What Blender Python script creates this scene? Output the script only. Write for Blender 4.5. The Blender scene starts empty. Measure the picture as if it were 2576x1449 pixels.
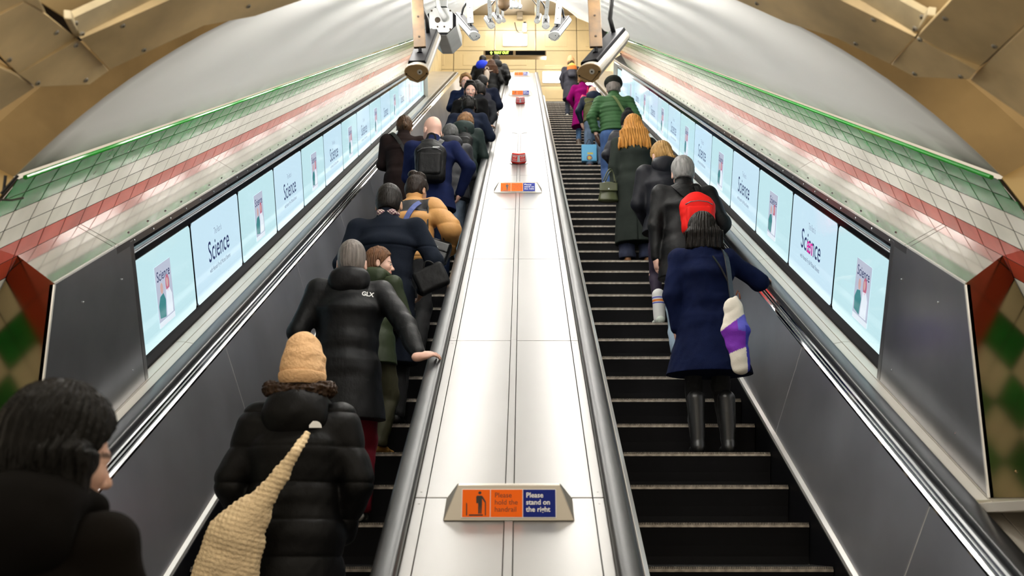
import bpy, math, random
import numpy as np
from mathutils import Vector, Matrix

random.seed(7)
SC = bpy.context.scene
COL = SC.collection
R = math.radians

# ------------------------------------------------------------------ camera
F_PX = 2500.0                 # focal length in pixels of the 2576 wide frame
EYE = 1.40                    # eye above the lower landing
TH = R(13.91)                 # upward pitch
cam_d = bpy.data.cameras.new('camera')
cam = bpy.data.objects.new('camera', cam_d)
COL.objects.link(cam)
cam.location = (0, 0, EYE)
cam.rotation_euler = (math.pi / 2 + TH, 0, 0)
cam_d.sensor_width = 36
cam_d.lens = 36 * F_PX / 2576
cam_d.shift_x = -28 / 2576
cam_d.clip_start = 0.05
cam_d.clip_end = 200
cam_d.dof.use_dof = True
cam_d.dof.focus_distance = 8.0
cam_d.dof.aperture_fstop = 3.0
SC.camera = cam
SC.view_settings.view_transform = 'Standard'
SC.view_settings.look = 'None'
SC.view_settings.exposure = 0.45
SC.view_settings.gamma = 1.0
SC.view_settings.use_curve_mapping = False
try:
    SC.cycles.use_denoising = True
    SC.cycles.max_bounces = 6
    SC.cycles.diffuse_bounces = 3
    SC.cycles.glossy_bounces = 3
    SC.cycles.transmission_bounces = 0
    SC.cycles.volume_bounces = 0
    SC.cycles.use_adaptive_sampling = True
    SC.cycles.adaptive_threshold = 0.03
    SC.cycles.sample_clamp_indirect = 6.0
    SC.cycles.use_light_tree = True
    SC.cycles.caustics_reflective = False
    SC.cycles.caustics_refractive = False
except Exception:
    pass

# ------------------------------------------------------------------ world: dim warm light of the lower concourse
world = bpy.data.worlds.new('concourse_air')
SC.world = world
world.use_nodes = True
world.node_tree.nodes['Background'].inputs[0].default_value = (1.0, 0.86, 0.66, 1)
world.node_tree.nodes['Background'].inputs[1].default_value = 0.55

LAMP_W = 74.0      # emission of the tunnel lamp tubes
HALL_W = 42.0       # emission of the recessed hall luminaires

# ------------------------------------------------------------------ frames
C30, S30 = math.cos(R(30)), math.sin(R(30))
def P(X, s, H):
    """slope frame -> world. s along the incline, H below the eye, square to the incline."""
    return Vector((X, s * C30 + H * S30, EYE + s * S30 - H * C30))
def SY(Y, H):
    return (Y - H * S30) / C30
CT, ST = math.cos(TH), math.sin(TH)
def U(px, py, z):
    """point seen at a pixel of the photograph at optical depth z (used once, to find real positions)"""
    x = (px - 1316) * z / F_PX
    v = (724 - py) * z / F_PX
    return Vector((x, z * CT - v * ST, EYE + z * ST + v * CT))
def elev(py):
    return TH - math.atan((py - 724) / F_PX)
XC = -0.06
ES = {'R': 1.14, 'L': -1.26}
HS = 2.87
def nose(k):
    s = 4.621 + 0.462 * k
    return P(0, s, HS)

# ------------------------------------------------------------------ materials
MATS = {}
def mat(name, col=(0.5, 0.5, 0.5), rough=0.6, metal=0.0, bump=None, emit=None, es=1.0, var=None, vcol=False,
        sheen=0.0, coat=0.0, spec=0.5, aniso=None, rvar=None):
    if name in MATS:
        return MATS[name]
    m = bpy.data.materials.new(name)
    m.use_nodes = True
    nt = m.node_tree
    b = nt.nodes['Principled BSDF']
    b.inputs['Base Color'].default_value = (*col, 1)
    b.inputs['Roughness'].default_value = rough
    b.inputs['Metallic'].default_value = metal
    b.inputs['Specular IOR Level'].default_value = spec
    if sheen:
        b.inputs['Sheen Weight'].default_value = sheen
    if coat:
        b.inputs['Coat Weight'].default_value = coat
        b.inputs['Coat Roughness'].default_value = 0.06
    if emit:
        b.inputs['Emission Color'].default_value = (*emit, 1)
        b.inputs['Emission Strength'].default_value = es
    tc = None
    def coords(scale):
        nonlocal tc
        if tc is None:
            tc = nt.nodes.new('ShaderNodeTexCoord')
        mp = nt.nodes.new('ShaderNodeMapping')
        mp.inputs['Scale'].default_value = scale
        nt.links.new(tc.outputs['Object'], mp.inputs['Vector'])
        return mp.outputs['Vector']
    src = None
    if vcol:
        a = nt.nodes.new('ShaderNodeAttribute')
        a.attribute_name = 'tint'
        src = a.outputs['Color']
        nt.links.new(src, b.inputs['Base Color'])
    if var:
        sc, amt, st = var
        n = nt.nodes.new('ShaderNodeTexNoise')
        n.inputs['Scale'].default_value = sc
        n.inputs['Detail'].default_value = 5
        nt.links.new(coords(st), n.inputs['Vector'])
        mr = nt.nodes.new('ShaderNodeMapRange')
        mr.inputs[1].default_value = 0.3
        mr.inputs[2].default_value = 0.7
        mr.inputs[3].default_value = 1 - amt
        mr.inputs[4].default_value = 1 + amt * 0.4
        nt.links.new(n.outputs[0], mr.inputs[0])
        mx = nt.nodes.new('ShaderNodeMix')
        mx.data_type = 'RGBA'
        mx.blend_type = 'MULTIPLY'
        mx.inputs[0].default_value = 1
        if src:
            nt.links.new(src, mx.inputs[6])
        else:
            mx.inputs[6].default_value = (*col, 1)
        nt.links.new(mr.outputs[0], mx.inputs[7])
        nt.links.new(mx.outputs[2], b.inputs['Base Color'])
    if rvar:
        sc, lo, hi, st = rvar
        n = nt.nodes.new('ShaderNodeTexNoise')
        n.inputs['Scale'].default_value = sc
        n.inputs['Detail'].default_value = 4
        nt.links.new(coords(st), n.inputs['Vector'])
        mr = nt.nodes.new('ShaderNodeMapRange')
        mr.inputs[1].default_value = 0.3
        mr.inputs[2].default_value = 0.7
        mr.inputs[3].default_value = lo
        mr.inputs[4].default_value = hi
        nt.links.new(n.outputs[0], mr.inputs[0])
        nt.links.new(mr.outputs[0], b.inputs['Roughness'])
    if bump:
        sc, strength, st = bump
        n = nt.nodes.new('ShaderNodeTexNoise')
        n.inputs['Scale'].default_value = sc
        n.inputs['Detail'].default_value = 4
        nt.links.new(coords(st), n.inputs['Vector'])
        bp = nt.nodes.new('ShaderNodeBump')
        bp.inputs['Strength'].default_value = strength
        bp.inputs['Distance'].default_value = 0.01
        nt.links.new(n.outputs[0], bp.inputs['Height'])
        nt.links.new(bp.outputs[0], b.inputs['Normal'])
    MATS[name] = m
    return m
I3 = (1, 1, 1)
M_STEEL = mat('brushed_steel', (0.74, 0.69, 0.61), 0.42, 0.5, var=(2.5, 0.10, (1, 0.4, 0.4)))
M_DECK = mat('deck_steel', (0.31, 0.302, 0.29), 0.34, 0.6, var=(3, 0.06, (1, 0.3, 0.3)), rvar=(1.5, 0.27, 0.33, (1, .3, .3)))
M_FASCIA = mat('fascia_steel', (0.74, 0.71, 0.67), 0.10, 0.85, var=(2, 0.06, I3))
M_PANEL = mat('dark_balustrade_steel', (0.54, 0.55, 0.60), 0.34, 0.85, var=(1.6, 0.25, (1, .6, .6)), rvar=(1.2, 0.28, 0.38, I3))
M_CHROME = mat('polished_steel', (0.75, 0.76, 0.78), 0.10, 1.0)
M_GREY = mat('grey_steel_trim', (0.22, 0.22, 0.23), 0.30, 0.9)
M_ENDP = mat('end_panel_steel', (0.42, 0.43, 0.46), 0.28, 0.9, var=(1.6, 0.25, I3))
M_MIRROR = mat('polished_end_steel', (0.32, 0.25, 0.14), 0.16, 1.0)
M_WHITEEDGE = mat('bright_steel_edge', (0.9, 0.89, 0.86), 0.3, 0.5)
M_RUBBER = mat('handrail_rubber', (0.016, 0.017, 0.019), 0.34, 0.0, spec=0.5)
M_BLACK = mat('black_plastic', (0.005, 0.005, 0.006), 0.5, spec=0.03)
M_BLACKG = mat('black_glass', (0.004, 0.004, 0.005), 0.15, spec=0.08)
M_STEP = mat('step_casting', (0.008, 0.008, 0.009), 0.5, 0.0, spec=.15)
M_TREAD = mat('step_tread', (0.10, 0.10, 0.10), 0.42, 0.7, var=(30, .5, I3))
M_NOSE = mat('worn_step_nose', (0.42, 0.37, 0.31), 0.45, 0.6, var=(22, 0.55, (1, 1, 1)))
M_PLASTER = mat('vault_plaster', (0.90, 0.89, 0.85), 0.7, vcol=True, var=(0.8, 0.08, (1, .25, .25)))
M_GROUT = mat('dark_grout', (0.03, 0.03, 0.026), 1.0, spec=0)
M_TG = mat('green_tile', (0.012, 0.25, 0.045), 0.09, spec=0.07, bump=(5, .05, I3), var=(3.5, .45, (1, 1, 1)))
M_TW = mat('cream_tile', (0.88, 0.85, 0.74), 0.09, spec=0.07, bump=(5, .05, I3), var=(4, .12, I3))
M_TR = mat('red_tile', (0.66, 0.13, 0.10), 0.09, spec=0.07, bump=(5, .05, I3), var=(4, .25, I3))
M_TRD = mat('deep_red_tile', (0.40, 0.05, 0.025), 0.09, spec=0.07, bump=(5, .05, I3))
M_BEAD = mat('bright_green_bead', (0.01, 0.26, 0.015), 0.9, spec=0, coat=.4)
M_CREAMT = mat('cream_wall_tile', (0.72, 0.53, 0.24), 0.2, var=(2, .2, I3))
M_FLANGE = mat('cream_arch_metal', (0.50, 0.34, 0.15), 0.5, var=(2.6, 0.35, I3), bump=(20, .15, I3))
M_CPANEL = mat('dirty_cream_panel', (0.80, 0.61, 0.33), 0.45, var=(2.4, 0.45, I3), bump=(14, .1, I3))
M_CPLIGHT = mat('pale_trough_panel', (0.80, 0.68, 0.45), 0.45, var=(5, 0.4, I3))
M_DIRT = mat('dark_joint', (0.03, 0.02, 0.012), 0.9)
M_HALL = mat('cream_hall_panel', (0.94, 0.78, 0.48), 0.26, var=(1.2, 0.10, I3))
M_HJOINT = mat('hall_joint', (0.16, 0.10, 0.05), 0.8)
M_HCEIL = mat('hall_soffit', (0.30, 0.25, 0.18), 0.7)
M_FLOOR = mat('grey_floor', (0.22, 0.21, 0.19), 0.5, var=(6, .3, I3))
M_LAMP = mat('lamp_tube', (1, 1, 1), 0.4, emit=(1.0, 0.97, 0.92), es=LAMP_W)
M_HLAMP = mat('hall_luminaire', (1, 1, 1), 0.4, emit=(1.0, 0.98, 0.94), es=HALL_W)
M_LAMP2 = mat('bright_lamp_tube', (1, 1, 1), 0.4, emit=(1.0, 0.97, 0.92), es=LAMP_W * 1.5)
M_LFILL = mat('landing_fill_glow', (1, 1, 1), 0.4, emit=(1.0, 0.93, 0.80), es=20.0)  # glow of the added fill lights over the landing
M_HFILL = mat('hall_fill_glow', (1, 1, 1), 0.4, emit=(1.0, 0.96, 0.88), es=45.0)  # glow of the added fill light in the upper hall
M_LBODY = mat('lamp_body', (0.75, 0.75, 0.74), 0.4)
M_CAMW = mat('white_camera_housing', (0.50, 0.51, 0.50), 0.4, var=(9, .15, I3))
M_CAMB = mat('tan_camera_metal', (0.10, 0.055, 0.018), 0.6, var=(14, .55, I3))
M_CAPB = mat('tan_end_cap', (0.30, 0.205, 0.10), 0.5, var=(14, .3, I3))
M_CAMG = mat('greyed_camera_housing', (0.30, 0.28, 0.24), 0.45, var=(9, .25, I3))
M_CABLE = mat('black_cable', (0.012, 0.012, 0.012), 0.35)

# ------------------------------------------------------------------ mesh helpers
class MB:
    def __init__(self):
        self.v, self.f, self.m = [], [], []
    def face(self, pts, mi=0):
        n = len(self.v)
        self.v += [tuple(p) for p in pts]
        self.f.append(tuple(range(n, n + len(pts))))
        self.m.append(mi)
    def prism(self, ring0, ring1, mi=0, caps=True):
        n = len(self.v)
        k = len(ring0)
        self.v += [tuple(p) for p in ring0] + [tuple(p) for p in ring1]
        for i in range(k):
            j = (i + 1) % k
            self.f.append((n + i, n + j, n + k + j, n + k + i))
            self.m.append(mi)
        if caps:
            self.f.append(tuple(n + i for i in reversed(range(k))))
            self.m.append(mi)
            self.f.append(tuple(n + k + i for i in range(k)))
            self.m.append(mi)
    def box(self, c, sx, sy, sz, ax=None, mi=0):
        """c centre, half sizes, ax = (ux,uy,uz) axes"""
        c = Vector(c)
        ux, uy, uz = ax if ax else (Vector((1, 0, 0)), Vector((0, 1, 0)), Vector((0, 0, 1)))
        q = lambda a, b, d: c + ux * (a * sx) + uy * (b * sy) + uz * (d * sz)
        self.prism([q(-1, -1, -1), q(1, -1, -1), q(1, 1, -1), q(-1, 1, -1)],
                   [q(-1, -1, 1), q(1, -1, 1), q(1, 1, 1), q(-1, 1, 1)], mi)
    def tube(self, pts, r, n=10, mi=0, caps=True):
        pts = [Vector(p) for p in pts]
        rs = r if isinstance(r, (list, tuple)) else [r] * len(pts)
        up = None
        rings = []
        for i, p in enumerate(pts):
            d = (pts[min(i + 1, len(pts) - 1)] - pts[max(i - 1, 0)]).normalized()
            if up is None:
                a = Vector((0, 0, 1)) if abs(d.z) < .9 else Vector((1, 0, 0))
                up = (a - d * a.dot(d)).normalized()
            else:
                up = (up - d * up.dot(d)).normalized()
            w = d.cross(up)
            rings.append([p + (up * math.cos(2 * math.pi * j / n) + w * math.sin(2 * math.pi * j / n)) * rs[i] for j in range(n)])
        b = len(self.v)
        for rg in rings:
            self.v += [tuple(q) for q in rg]
        for i in range(len(rings) - 1):
            for j in range(n):
                k = (j + 1) % n
                self.f.append((b + i * n + j, b + i * n + k, b + (i + 1) * n + k, b + (i + 1) * n + j))
                self.m.append(mi)
        if caps:
            self.f.append(tuple(b + j for j in reversed(range(n))))
            self.m.append(mi)
            self.f.append(tuple(b + (len(rings) - 1) * n + j for j in range(n)))
            self.m.append(mi)
    def build(self, name, mats, parent=None, smooth=False, bevel=0.0, seg=2, autos=False):
        me = bpy.data.meshes.new(name)
        me.from_pydata(self.v, [], self.f)
        mats = mats if isinstance(mats, (list, tuple)) else [mats]
        for m in mats:
            me.materials.append(m)
        me.polygons.foreach_set('material_index', self.m)
        if smooth:
            me.polygons.foreach_set('use_smooth', [True] * len(self.f))
        me.update()
        o = bpy.data.objects.new(name, me)
        COL.objects.link(o)
        if parent:
            o.parent = parent
            o.matrix_parent_inverse = parent.matrix_world.inverted()
        if bevel:
            bm_ = o.modifiers.new('bevel', 'BEVEL')
            bm_.width = bevel
            bm_.segments = seg
            bm_.limit_method = 'ANGLE'
        if autos:
            me.polygons.foreach_set('use_smooth', [True] * len(self.f))
            try:
                me.set_sharp_from_angle(angle=R(35))
            except Exception:
                pass
        return o

def thing(name, label, cat, loc=(0, 0, 0), group=None):
    o = bpy.data.objects.new(name, None)
    COL.objects.link(o)
    o.location = loc
    o.empty_display_size = 0.1
    o.matrix_world = Matrix.Translation(Vector(loc))
    return tag(o, label, cat, group)
def tag(o, label, cat, group=None):
    o['label'] = label
    o['category'] = cat
    if group:
        o['group'] = group
    return o
def struct(o):
    o['kind'] = 'structure'
    return o

SAX = (Vector((1, 0, 0)), Vector((0, C30, S30)), Vector((0, -S30, C30)))     # across, up the slope, square to it

def extr(prof, s0, s1, name, mats, parent=None, closed=True, mi=None, bevel=0, smooth=False):
    """profile of (X, H) points pushed along the incline"""
    mb = MB()
    if closed:
        mb.prism([P(x, s0, h) for x, h in prof], [P(x, s1, h) for x, h in prof])
    else:
        for i in range(len(prof) - 1):
            a, b = prof[i], prof[i + 1]
            mb.face([P(a[0], s0, a[1]), P(b[0], s0, b[1]), P(b[0], s1, b[1]), P(a[0], s1, a[1])], mi[i] if mi else 0)
    return mb.build(name, mats, parent, bevel=bevel, smooth=smooth)

def text_mesh(name, body, size, origin, ux, uz, m, parent=None, align='LEFT', bold=0.0, sx=1.0, depth=0.0, space=1.0):
    cu = bpy.data.curves.new(name, 'FONT')
    cu.body = body
    cu.size = size
    cu.align_x = align
    cu.offset = bold
    cu.resolution_u = 3
    cu.extrude = depth
    cu.space_character = space
    tmp = bpy.data.objects.new('tmp', cu)
    COL.objects.link(tmp)
    dg = bpy.context.evaluated_depsgraph_get()
    me = bpy.data.meshes.new_from_object(tmp.evaluated_get(dg))
    COL.objects.unlink(tmp)
    bpy.data.objects.remove(tmp)
    n = ux.cross(uz)
    o0 = Vector(origin)
    for v in me.vertices:
        v.co = o0 + ux * (v.co.x * sx) + uz * v.co.y - n * (-v.co.z)
    me.materials.clear()
    me.materials.append(m)
    me.update()
    me.name = name
    ob = bpy.data.objects.new(name, me)
    COL.objects.link(ob)
    if parent:
        ob.parent = parent
        ob.matrix_parent_inverse = parent.matrix_world.inverted()
    return ob
# ------------------------------------------------------------------ tunnel shell
TCH, TR_ = 2.268, 2.53         # tiled band: circle centre (H) and radius
PCH, PR_ = 2.528, 2.72       # plaster vault
Y_NEAR = 3.80
S_FAR = 23.2
def tile_pt(a, s, sg, dr=0.0):
    r = TR_ - dr
    return P(XC + sg * r * math.cos(a), s, TCH - r * math.sin(a))
A_RED = math.asin((TCH - 1.1177) / TR_)
ROW = 0.1019 / TR_
TL = 0.23
def tile_wall(sg, name):
    mb = MB()
    a_top = A_RED + 5 * ROW
    # grout backing
    for r in range(22):
        a0, a1 = a_top - r * ROW, a_top - (r + 1) * ROW
        n0, n1 = (TCH - TR_ * math.sin(a0)), (TCH - TR_ * math.sin(a1))
        y0 = Y_NEAR if r < 5 else 3.0
        sa, sb = SY(y0, n0), SY(y0, n1)
        q = [tile_pt(a0, sa, sg), tile_pt(a1, sb, sg), tile_pt(a1, S_FAR, sg), tile_pt(a0, S_FAR, sg)]
        if P(0, sb, n1).z > -0.2:
            mb.face(q, 0)
    rnd = random.Random(3)
    low = [4, 2, 1, 2, 1, 2, 1, 2, 1, 2, 2, 1, 2, 1, 2, 2]
    rows = [1, 1, 2, 2, 3] + low
    g = 0.0030
    for r, mi in enumerate(rows):
        a0, a1 = a_top - r * ROW - g / TR_, a_top - (r + 1) * ROW + g / TR_
        am = (a0 + a1) / 2
        hm = TCH - TR_ * math.sin(am)
        s_lo = SY(Y_NEAR if r < 5 else 3.0, hm)
        s_hi = S_FAR if r < 5 else 8.0
        c = math.floor(s_lo / TL)
        while c * TL < s_hi:
            s0, s1 = max(c * TL, s_lo) + g, min((c + 1) * TL, s_hi) - g
            if s1 - s0 > 0.02 and P(0, s0, hm).z > -0.1:
                m = mi
                if r > 5 and mi in (1, 2):
                    m = 1 if ((r // 2 + c) % 2 == 0) else 2
                j = lambda: rnd.uniform(0.0016, 0.0034)
                top = [tile_pt(a0, s0 + .004, sg, .0008 + j() * .15), tile_pt(a1, s0 + .004, sg, .0008 + j() * .15),
                       tile_pt(a1, s1 - .004, sg, .0008 + j() * .15), tile_pt(a0, s1 - .004, sg, .0008 + j() * .15)]
                bot = [tile_pt(a0, s0, sg), tile_pt(a1, s0, sg), tile_pt(a1, s1, sg), tile_pt(a0, s1, sg)]
                mb.prism(bot, top, m)
            c += 1
    # green bead along the top edge
    ab = a_top + 0.006
    mb.tube([tile_pt(ab, SY(Y_NEAR, TCH - TR_ * math.sin(ab)), sg, .012), tile_pt(ab, S_FAR, sg, .012)], 0.010, 8, 5)
    o = struct(mb.build(name, [M_GROUT, M_TG, M_TW, M_TR, M_TRD, M_BEAD]))
    return o
tile_wall(1, 'wall_right')
tile_wall(-1, 'wall_left')

def vault():
    mb = MB()
    N = 44
    a_s = math.asin((PCH - 0.675) / PR_)
    angs = [a_s + (math.pi - 2 * a_s) * i / N for i in range(N + 1)]
    ny = 90
    grid = []
    for a in angs:
        x, h = XC + PR_ * math.cos(a), PCH - PR_ * math.sin(a)
        yfar = 29.6 if abs(x - XC) < 1.86 else 21.5
        row = []
        for i in range(ny + 1):
            Y = Y_NEAR + (.12 * i if i < 3 else .24 + (yfar - Y_NEAR - .24) * (i - 2) / (ny - 2))
            row.append(P(x, SY(Y, h), h))
        grid.append(row)
    base = len(mb.v)
    for row in grid:
        mb.v += [tuple(p) for p in row]
    W = ny + 1
    for i in range(N):
        for j in range(ny):
            mb.f.append((i * W + j, (i + 1) * W + j, (i + 1) * W + j + 1, i * W + j + 1))
            mb.m.append(0)
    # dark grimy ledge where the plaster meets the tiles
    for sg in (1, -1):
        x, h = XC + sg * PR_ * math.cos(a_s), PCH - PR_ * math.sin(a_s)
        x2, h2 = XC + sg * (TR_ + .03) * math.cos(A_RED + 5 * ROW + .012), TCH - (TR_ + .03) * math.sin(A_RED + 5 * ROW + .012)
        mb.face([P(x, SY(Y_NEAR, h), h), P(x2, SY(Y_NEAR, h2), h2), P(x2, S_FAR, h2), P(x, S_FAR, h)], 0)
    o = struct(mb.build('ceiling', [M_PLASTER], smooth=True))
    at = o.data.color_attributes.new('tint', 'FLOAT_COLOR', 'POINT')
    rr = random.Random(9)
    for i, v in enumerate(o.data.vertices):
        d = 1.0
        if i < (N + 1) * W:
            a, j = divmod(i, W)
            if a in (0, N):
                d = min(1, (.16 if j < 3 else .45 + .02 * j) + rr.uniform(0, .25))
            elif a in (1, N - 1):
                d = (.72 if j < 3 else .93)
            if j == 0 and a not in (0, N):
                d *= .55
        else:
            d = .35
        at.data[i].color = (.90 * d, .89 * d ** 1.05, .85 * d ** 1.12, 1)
    return o
vault()

# ------------------------------------------------------------------ lower portal
def arch_ring(off, Y, n=40, amin=None):
    """points of the plaster curve grown by off, in a vertical plane"""
    a_s = amin if amin is not None else math.asin((PCH - 0.675) / PR_)
    out = []
    for i in range(n + 1):
        a = a_s + (math.pi - 2 * a_s) * i / n
        x, h = XC + (PR_ + off) * math.cos(a), PCH - (PR_ + off) * math.sin(a)
        out.append(P(x, SY(Y, h), h))
    return out
mb = MB()
r0 = arch_ring(0.0, Y_NEAR)
rb = arch_ring(-0.004, Y_NEAR - 0.03)
r1 = arch_ring(0.16, Y_NEAR - 0.16)
r2 = arch_ring(0.75, Y_NEAR - 0.34)
r3 = arch_ring(1.9, Y_NEAR - 0.36)
for A, B in ((r0, rb), (rb, r1), (r1, r2), (r2, r3)):
    for i in range(len(A) - 1):
        mb.face([A[i], A[i + 1], B[i + 1], B[i]])
o = struct(mb.build('trim_1', M_FLANGE, smooth=True))
# cream tiled end walls either side of the opening, below the arch
for sg, nm in ((1, 'wall_front_right'), (-1, 'wall_front_left')):
    mb = MB()
    zt = P(0, SY(Y_NEAR, 0.67), 0.67).z
    # backing strip following the tile curve
    pts = []
    for r in range(0, 18):
        a = A_RED + 5 * ROW - r * ROW
        h = TCH - TR_ * math.sin(a)
        p = P(XC + sg * TR_ * math.cos(a), SY(Y_NEAR - .005, h), h)
        pts.append(p)
    for i in range(len(pts) - 1):
        a, b = pts[i], pts[i + 1]
        mb.face([a, b, Vector((sg * 4.2, Y_NEAR - .005, b.z)), Vector((sg * 4.2, Y_NEAR - .005, a.z))], 0)
    # big cream tiles, bonded along the curve
    r = 0
    while r < 14:
        a0, a1 = A_RED + (5 - r) * ROW, A_RED + (5 - r - 2.4) * ROW
        for c in range(5):
            d0, d1 = 0.012 + c * 0.30, (c + 1) * 0.30
            ring = []
            for (aa, dd) in ((a0 - .004, d0), (a1 + .004, d0), (a1 + .004, d1), (a0 - .004, d1)):
                h = TCH - (TR_ + dd) * math.sin(aa)
                ring.append(Vector((XC + sg * (TR_ + dd) * math.cos(aa), Y_NEAR - .007, P(0, SY(Y_NEAR, h), h).z)))
            mb.prism(ring, [q + Vector((0, -.006, 0)) for q in ring], 1)
        r += 2.4
    struct(mb.build(nm, [M_DIRT, M_CREAMT]))

# polygonal cream lining boxes under the arch, upper corners of the picture
def planar(pts):
    pts = [Vector(p) for p in pts]
    c = sum(pts, Vector()) / len(pts)
    n = Vector()
    for i in range(len(pts)):
        n += (pts[i] - c).cross(pts[(i + 1) % len(pts)] - c)
    n.normalize()
    o0 = Vector((0, 0, EYE))
    out = []
    for p in pts:
        d = p - o0
        out.append(o0 + d * ((c - o0).dot(n) / d.dot(n)))
    return out, c, n
def slab(pts, name, m, th=0.03, par=None, bev=0.004, rivets=()):
    pts, c, n = planar(pts)
    if n.dot(Vector((0, 0, EYE)) - c) > 0:
        n = -n
    mb = MB()
    mb.prism(pts, [p + n * th for p in pts], 0)
    for p in rivets:
        mb.tube([Vector(p) - n * .004, Vector(p) + n * .002], [.007, .011], 12, 1)
        mb.tube([Vector(p) - n * .0055, Vector(p) - n * .003], [.004, .004], 8, 2)
    return mb.build(name, [m, M_CAMG, M_DIRT], par, bevel=bev)
def lin(px, za, zb, axis=0):
    return px
RIGHT = dict(
    A=[(1700, -70, 4.1), (1853, 0, 3.95), (1978, 56, 3.8), (2103, 95, 3.7), (2238, 160, 3.6), (2302, 92, 3.3), (2115, 0, 3.4), (1990, -70, 3.5)],
    B=[(2242, 162, 3.6), (2300, 193, 3.55), (2437, 199, 3.3), (2457, 177, 3.2), (2306, 94, 3.3)],
    C=[(2308, 91, 3.3), (2458, 174, 3.2), (2700, -50, 2.6), (2440, -50, 2.8)],
    D=[(2120, 0, 3.45), (2300, 84, 3.35), (2334, 38, 3.2), (2264, 0, 3.25), (2150, -70, 3.4), (2010, -70, 3.5)],
    E=[(2460, 177, 3.2), (2439, 201, 3.3), (2640, 340, 3.3), (2760, 100, 2.6), (2700, -48, 2.6)])
LEFT = dict(
    A=[(900, -70, 4.1), (759, 0, 3.95), (642, 40, 3.8), (513, 64, 3.7), (277, 174, 3.6), (203, 97, 3.3), (424, 0, 3.4), (560, -70, 3.5)],
    B=[(274, 177, 3.6), (226, 212, 3.55), (91, 218, 3.3), (46, 186, 3.2), (198, 100, 3.3)],
    C=[(194, 98, 3.3), (44, 184, 3.2), (-60, 70, 2.8), (60, 5, 2.9), (121, 40, 3.1)],
    C2=[(119, 36, 3.1), (58, 3, 2.9), (-62, 66, 2.8), (-180, -60, 2.5), (70, -60, 2.8)],
    D=[(424, 0, 3.45), (204, 94, 3.35), (180, 46, 3.2), (279, 0, 3.25), (390, -70, 3.4), (540, -70, 3.5)],
    E=[(44, 188, 3.2), (89, 220, 3.3), (-100, 345, 3.3), (-200, 200, 2.8), (-110, 120, 2.8)])
RIV = {'R': [('A', (1904, 8)), ('A', (2198, 49)), ('A', (2153, 109)), ('B', (2314, 99)), ('B', (2301, 185)), ('B', (2417, 192)),
             ('C', (2378, 46)), ('C', (2502, 116)), ('C', (2452, 172)), ('D', (2320, 43)), ('D', (2301, 72))],
       'L': [('A', (625, 15)), ('A', (309, 64)), ('A', (362, 125)), ('B', (191, 113)), ('B', (95, 208)), ('B', (216, 201)),
             ('C', (142, 81)), ('C', (23, 150)), ('D', (190, 58)), ('D', (207, 85))]}
for side, polys in (('R', RIGHT), ('L', LEFT)):
    word = 'right' if side == 'R' else 'left'
    base = U(*polys['B'][0])
    arch = thing('arch_lining', 'dirty cream riveted metal arch lining in the upper %s corner' % word, 'lining', base)
    for key, pts in polys.items():
        q, c, n = planar([U(p[0], p[1], p[2] * .957) for p in pts])
        rv = []
        o0 = Vector((0, 0, EYE))
        for kk, (px, py) in RIV[side]:
            if kk == key:
                d = (U(px, py, 1.0) - o0)
                t = (c - o0).dot(n) / d.dot(n)
                rv.append(o0 + d * t)
        m = M_CPLIGHT if key == 'D' else M_CPANEL
        slab(q, 'trough_panel' if key == 'D' else 'lining_panel', m, 0.03, arch, rivets=rv)
    # dark frame behind the joints and the corner post
    if side == 'R':
        post = [(2300, 86, 3.33), (2332, 38, 3.18), (2354, 40, 3.18), (2314, 92, 3.33)]
        back = [(1990, -90, 3.7), (2120, 10, 3.6), (2310, 100, 3.5), (2450, 180, 3.4), (2760, -60, 2.8), (2400, -90, 3.0)]
        vault_p = [(2266, -2, 3.4), (2334, 34, 3.35), (2356, 34, 3.3), (2395, -4, 3.2), (2390, -60, 3.2), (2200, -60, 3.4)]
    else:
        post = [(204, 92, 3.33), (180, 48, 3.18), (160, 46, 3.18), (188, 98, 3.33)]
        back = [(560, -90, 3.7), (424, 10, 3.6), (200, 104, 3.5), (50, 192, 3.4), (-240, -60, 2.8), (100, -90, 3.0)]
        vault_p = [(277, -2, 3.4), (180, 44, 3.35), (160, 44, 3.3), (85, -4, 3.2), (100, -60, 3.2), (360, -60, 3.4)]
    slab([U(p[0], p[1], p[2] * .957) for p in post], 'corner_post', M_CPLIGHT, 0.03, arch)
    slab([U(p[0], p[1], (p[2] + .12) * .957) for p in back], 'backing_frame', M_DIRT, 0.02, arch, bev=0)
    slab([U(p[0], p[1], p[2] * .957) for p in vault_p], 'recess_panel', M_CPANEL, 0.02, arch)
# plain floor of the lower concourse
mb = MB()
mb.face([(-4.2, -3, 0), (4.2, -3, 0), (4.2, 3.9, 0), (-4.2, 3.9, 0)])
struct(mb.build('floor', M_FLOOR))
# hanging wire stay and its bracket in front of the left end wall
mb = MB()
za = 3.62
mb.tube([U(45, 441, za), U(3, 487, za)], .006, 6)
mb.tube([U(14, 441, za), U(9, 480, za)], .006, 6)
mb.tube([U(-40, 500, za), U(0, 502, za), U(30, 503, za), U(60, 497, za)], .004, 6)
tag(mb.build('cable_stay', M_CABLE), 'thin black cable and stay on the cream wall at the left edge', 'cable')

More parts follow.
